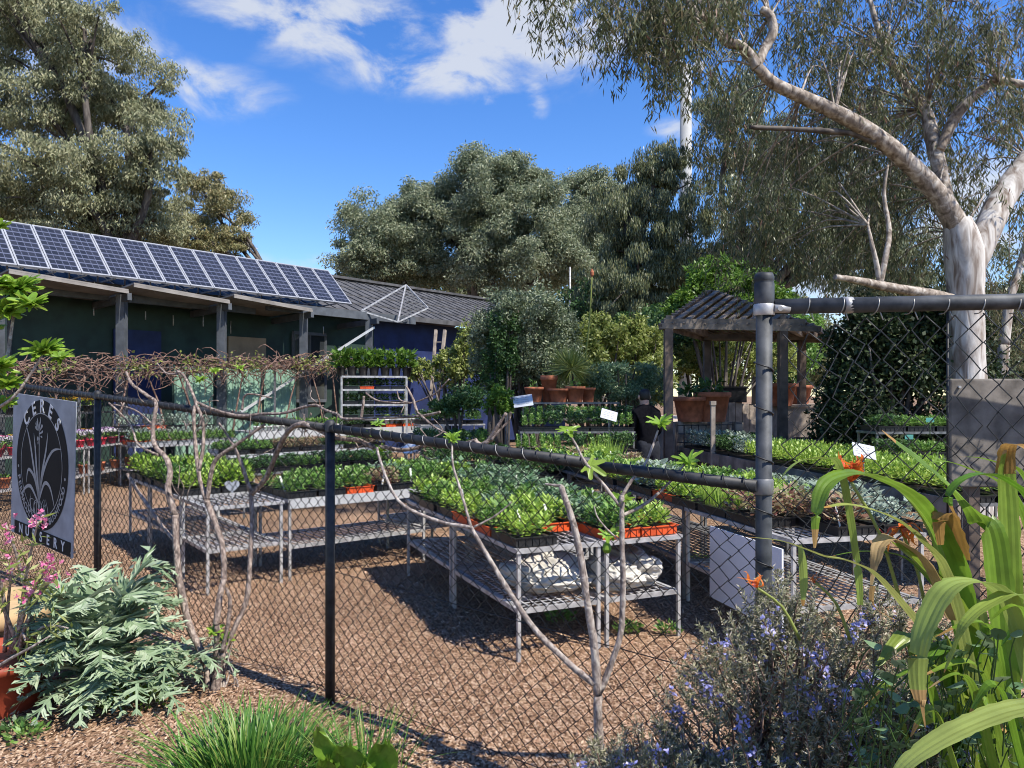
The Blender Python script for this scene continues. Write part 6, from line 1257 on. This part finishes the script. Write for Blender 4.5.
# ------------------------------------------------------------------ the person
def skin(name, pts, edges, rad, m_, parent, sub=2, rootv=0):
    me = bpy.data.meshes.new(name); o0 = origin(parent); me.from_pydata([tuple(Vector(p)) for p in pts], edges, []); o = bpy.data.objects.new(name, me); COL.objects.link(o)
    o.modifiers.new('s', 'SKIN'); sv = me.skin_vertices[0].data
    for i, r_ in enumerate(rad): sv[i].radius = r_ if hasattr(r_, '__len__') else (r_, r_); sv[i].use_root = (i == rootv)
    o.modifiers.new('u', 'SUBSURF').levels = sub; o.modifiers['u'].render_levels = sub
    dg = bpy.context.evaluated_depsgraph_get(); nm = bpy.data.meshes.new_from_object(o.evaluated_get(dg)); bpy.data.objects.remove(o); nm.materials.clear(); nm.polygons.foreach_set('use_smooth', [True] * len(nm.polygons))
    return link(name, nm, M_[m_], parent)
pe = root('person', 'person in black clothes seen from behind, bending over the shaded seedlings', 'person', (2.08, 11.5, 0)); pe.rotation_euler = (0, 0, R(18)); pe.location = (2.08, 11.5, 0)
# local frame: facing +y, feet at z 0; x to the right
body = [(0, 0, .92), (0, .02, 1.15), (0, .05, 1.36), (0, .075, 1.46), (0, .10, 1.55), (0, .12, 1.64), (0, .115, 1.70), (0, .17, 1.60), (.09, 0, .88), (.10, .03, .48), (.10, -.01, .09), (.10, .12, .04), (-.09, 0, .88), (-.10, .03, .48), (-.10, -.01, .09), (-.10, .12, .04),
        (.17, .05, 1.37), (.22, .07, 1.10), (.17, .26, .96), (.15, .33, .94), (-.17, .05, 1.37), (-.22, .07, 1.10), (-.17, .26, .96), (-.15, .33, .94)]
be = [(0, 1), (1, 2), (2, 3), (3, 4), (4, 5), (5, 6), (5, 7), (0, 8), (8, 9), (9, 10), (10, 11), (0, 12), (12, 13), (13, 14), (14, 15), (2, 16), (16, 17), (17, 18), (18, 19), (2, 20), (20, 21), (21, 22), (22, 23)]
br_ = [(.11, .08), (.10, .07), (.095, .055), (.06, .06), (.075, .085), (.085, .095), (.06, .07), (.025, .025), .07, .05, .04, .035, .07, .05, .042, .035, .058, .045, .034, .036, .058, .045, .034, .036]
for sx, w_ in ((1, 19), (-1, 23)):
    for k in range(5):
        i = len(body); b0 = Vector(body[w_]); off = Vector((sx * (.028 - .014 * k), .03, -.005)) if k < 4 else Vector((-sx * .035, .012, -.01)); L_ = (.055, .07, .075, .065, .05)[k]
        body += [tuple(b0 + off), tuple(b0 + off + Vector((0, L_ * .55, -.012))), tuple(b0 + off + Vector((0, L_ * .85, -.035)))]; be += [(w_, i), (i, i + 1), (i + 1, i + 2)]; br_ += [.010, .009, .007]
skin('body', body, be, br_, 'skin', pe)
skin('jumper', [(0, 0, .82), (0, .0, .95), (0, .02, 1.15), (0, .05, 1.36), (0, .085, 1.52), (.18, .05, 1.37), (.235, .07, 1.10), (.175, .25, .965), (-.18, .05, 1.37), (-.235, .07, 1.10), (-.175, .25, .965)], [(0, 1), (1, 2), (2, 3), (3, 4), (3, 5), (5, 6), (6, 7), (3, 8), (8, 9), (9, 10)],
     [(.19, .14), (.185, .14), (.17, .13), (.16, .125), (.08, .08), .08, .066, .05, .08, .066, .05], 'blackcloth', pe, 2, 2)
skin('trousers', [(0, 0, 1.04), (0, 0, .84), (.095, 0, .76), (.102, .03, .48), (.10, -.01, .10), (-.095, 0, .78), (-.102, .03, .48), (-.10, -.01, .10)], [(0, 1), (1, 2), (2, 3), (3, 4), (1, 5), (5, 6), (6, 7)], [(.18, .135), (.185, .14), .125, .09, .075, .125, .09, .075], 'denim', pe, 2, 0)
skin('hair', [(0, .075, 1.545), (0, .085, 1.61), (0, .10, 1.68), (0, .13, 1.735)], [(0, 1), (1, 2), (2, 3)], [(.075, .055), (.09, .075), (.102, .10), (.078, .07)], 'hair', pe)
for sx in (-1, 1): skin('shoe', [(sx * .10, -.04, .045), (sx * .10, .08, .042), (sx * .10, .19, .034)], [(0, 1), (1, 2)], [(.042, .042), (.046, .038), (.036, .028)], 'blackcloth', pe)
m = MB()
for sx in (-1, 1): m.lathe([(.001, -.032), (.018, -.018), (.02, .01), (.012, .03), (.001, .034)], (sx * .092, .105, 1.615), 8)
m.local('ears', M_['skin'], pe)
m = MB()
for sx in (-1, 1): m.lathe([(.001, -.01), (.011, 0), (.001, .01)], (sx * .032, .205, 1.63), 8)
m.local('eyes', M_['hair'], pe); m = MB(); m.box((0, .222, 1.565), (.045, .008, .010)); m.local('mouth', M_['redpot'], pe)
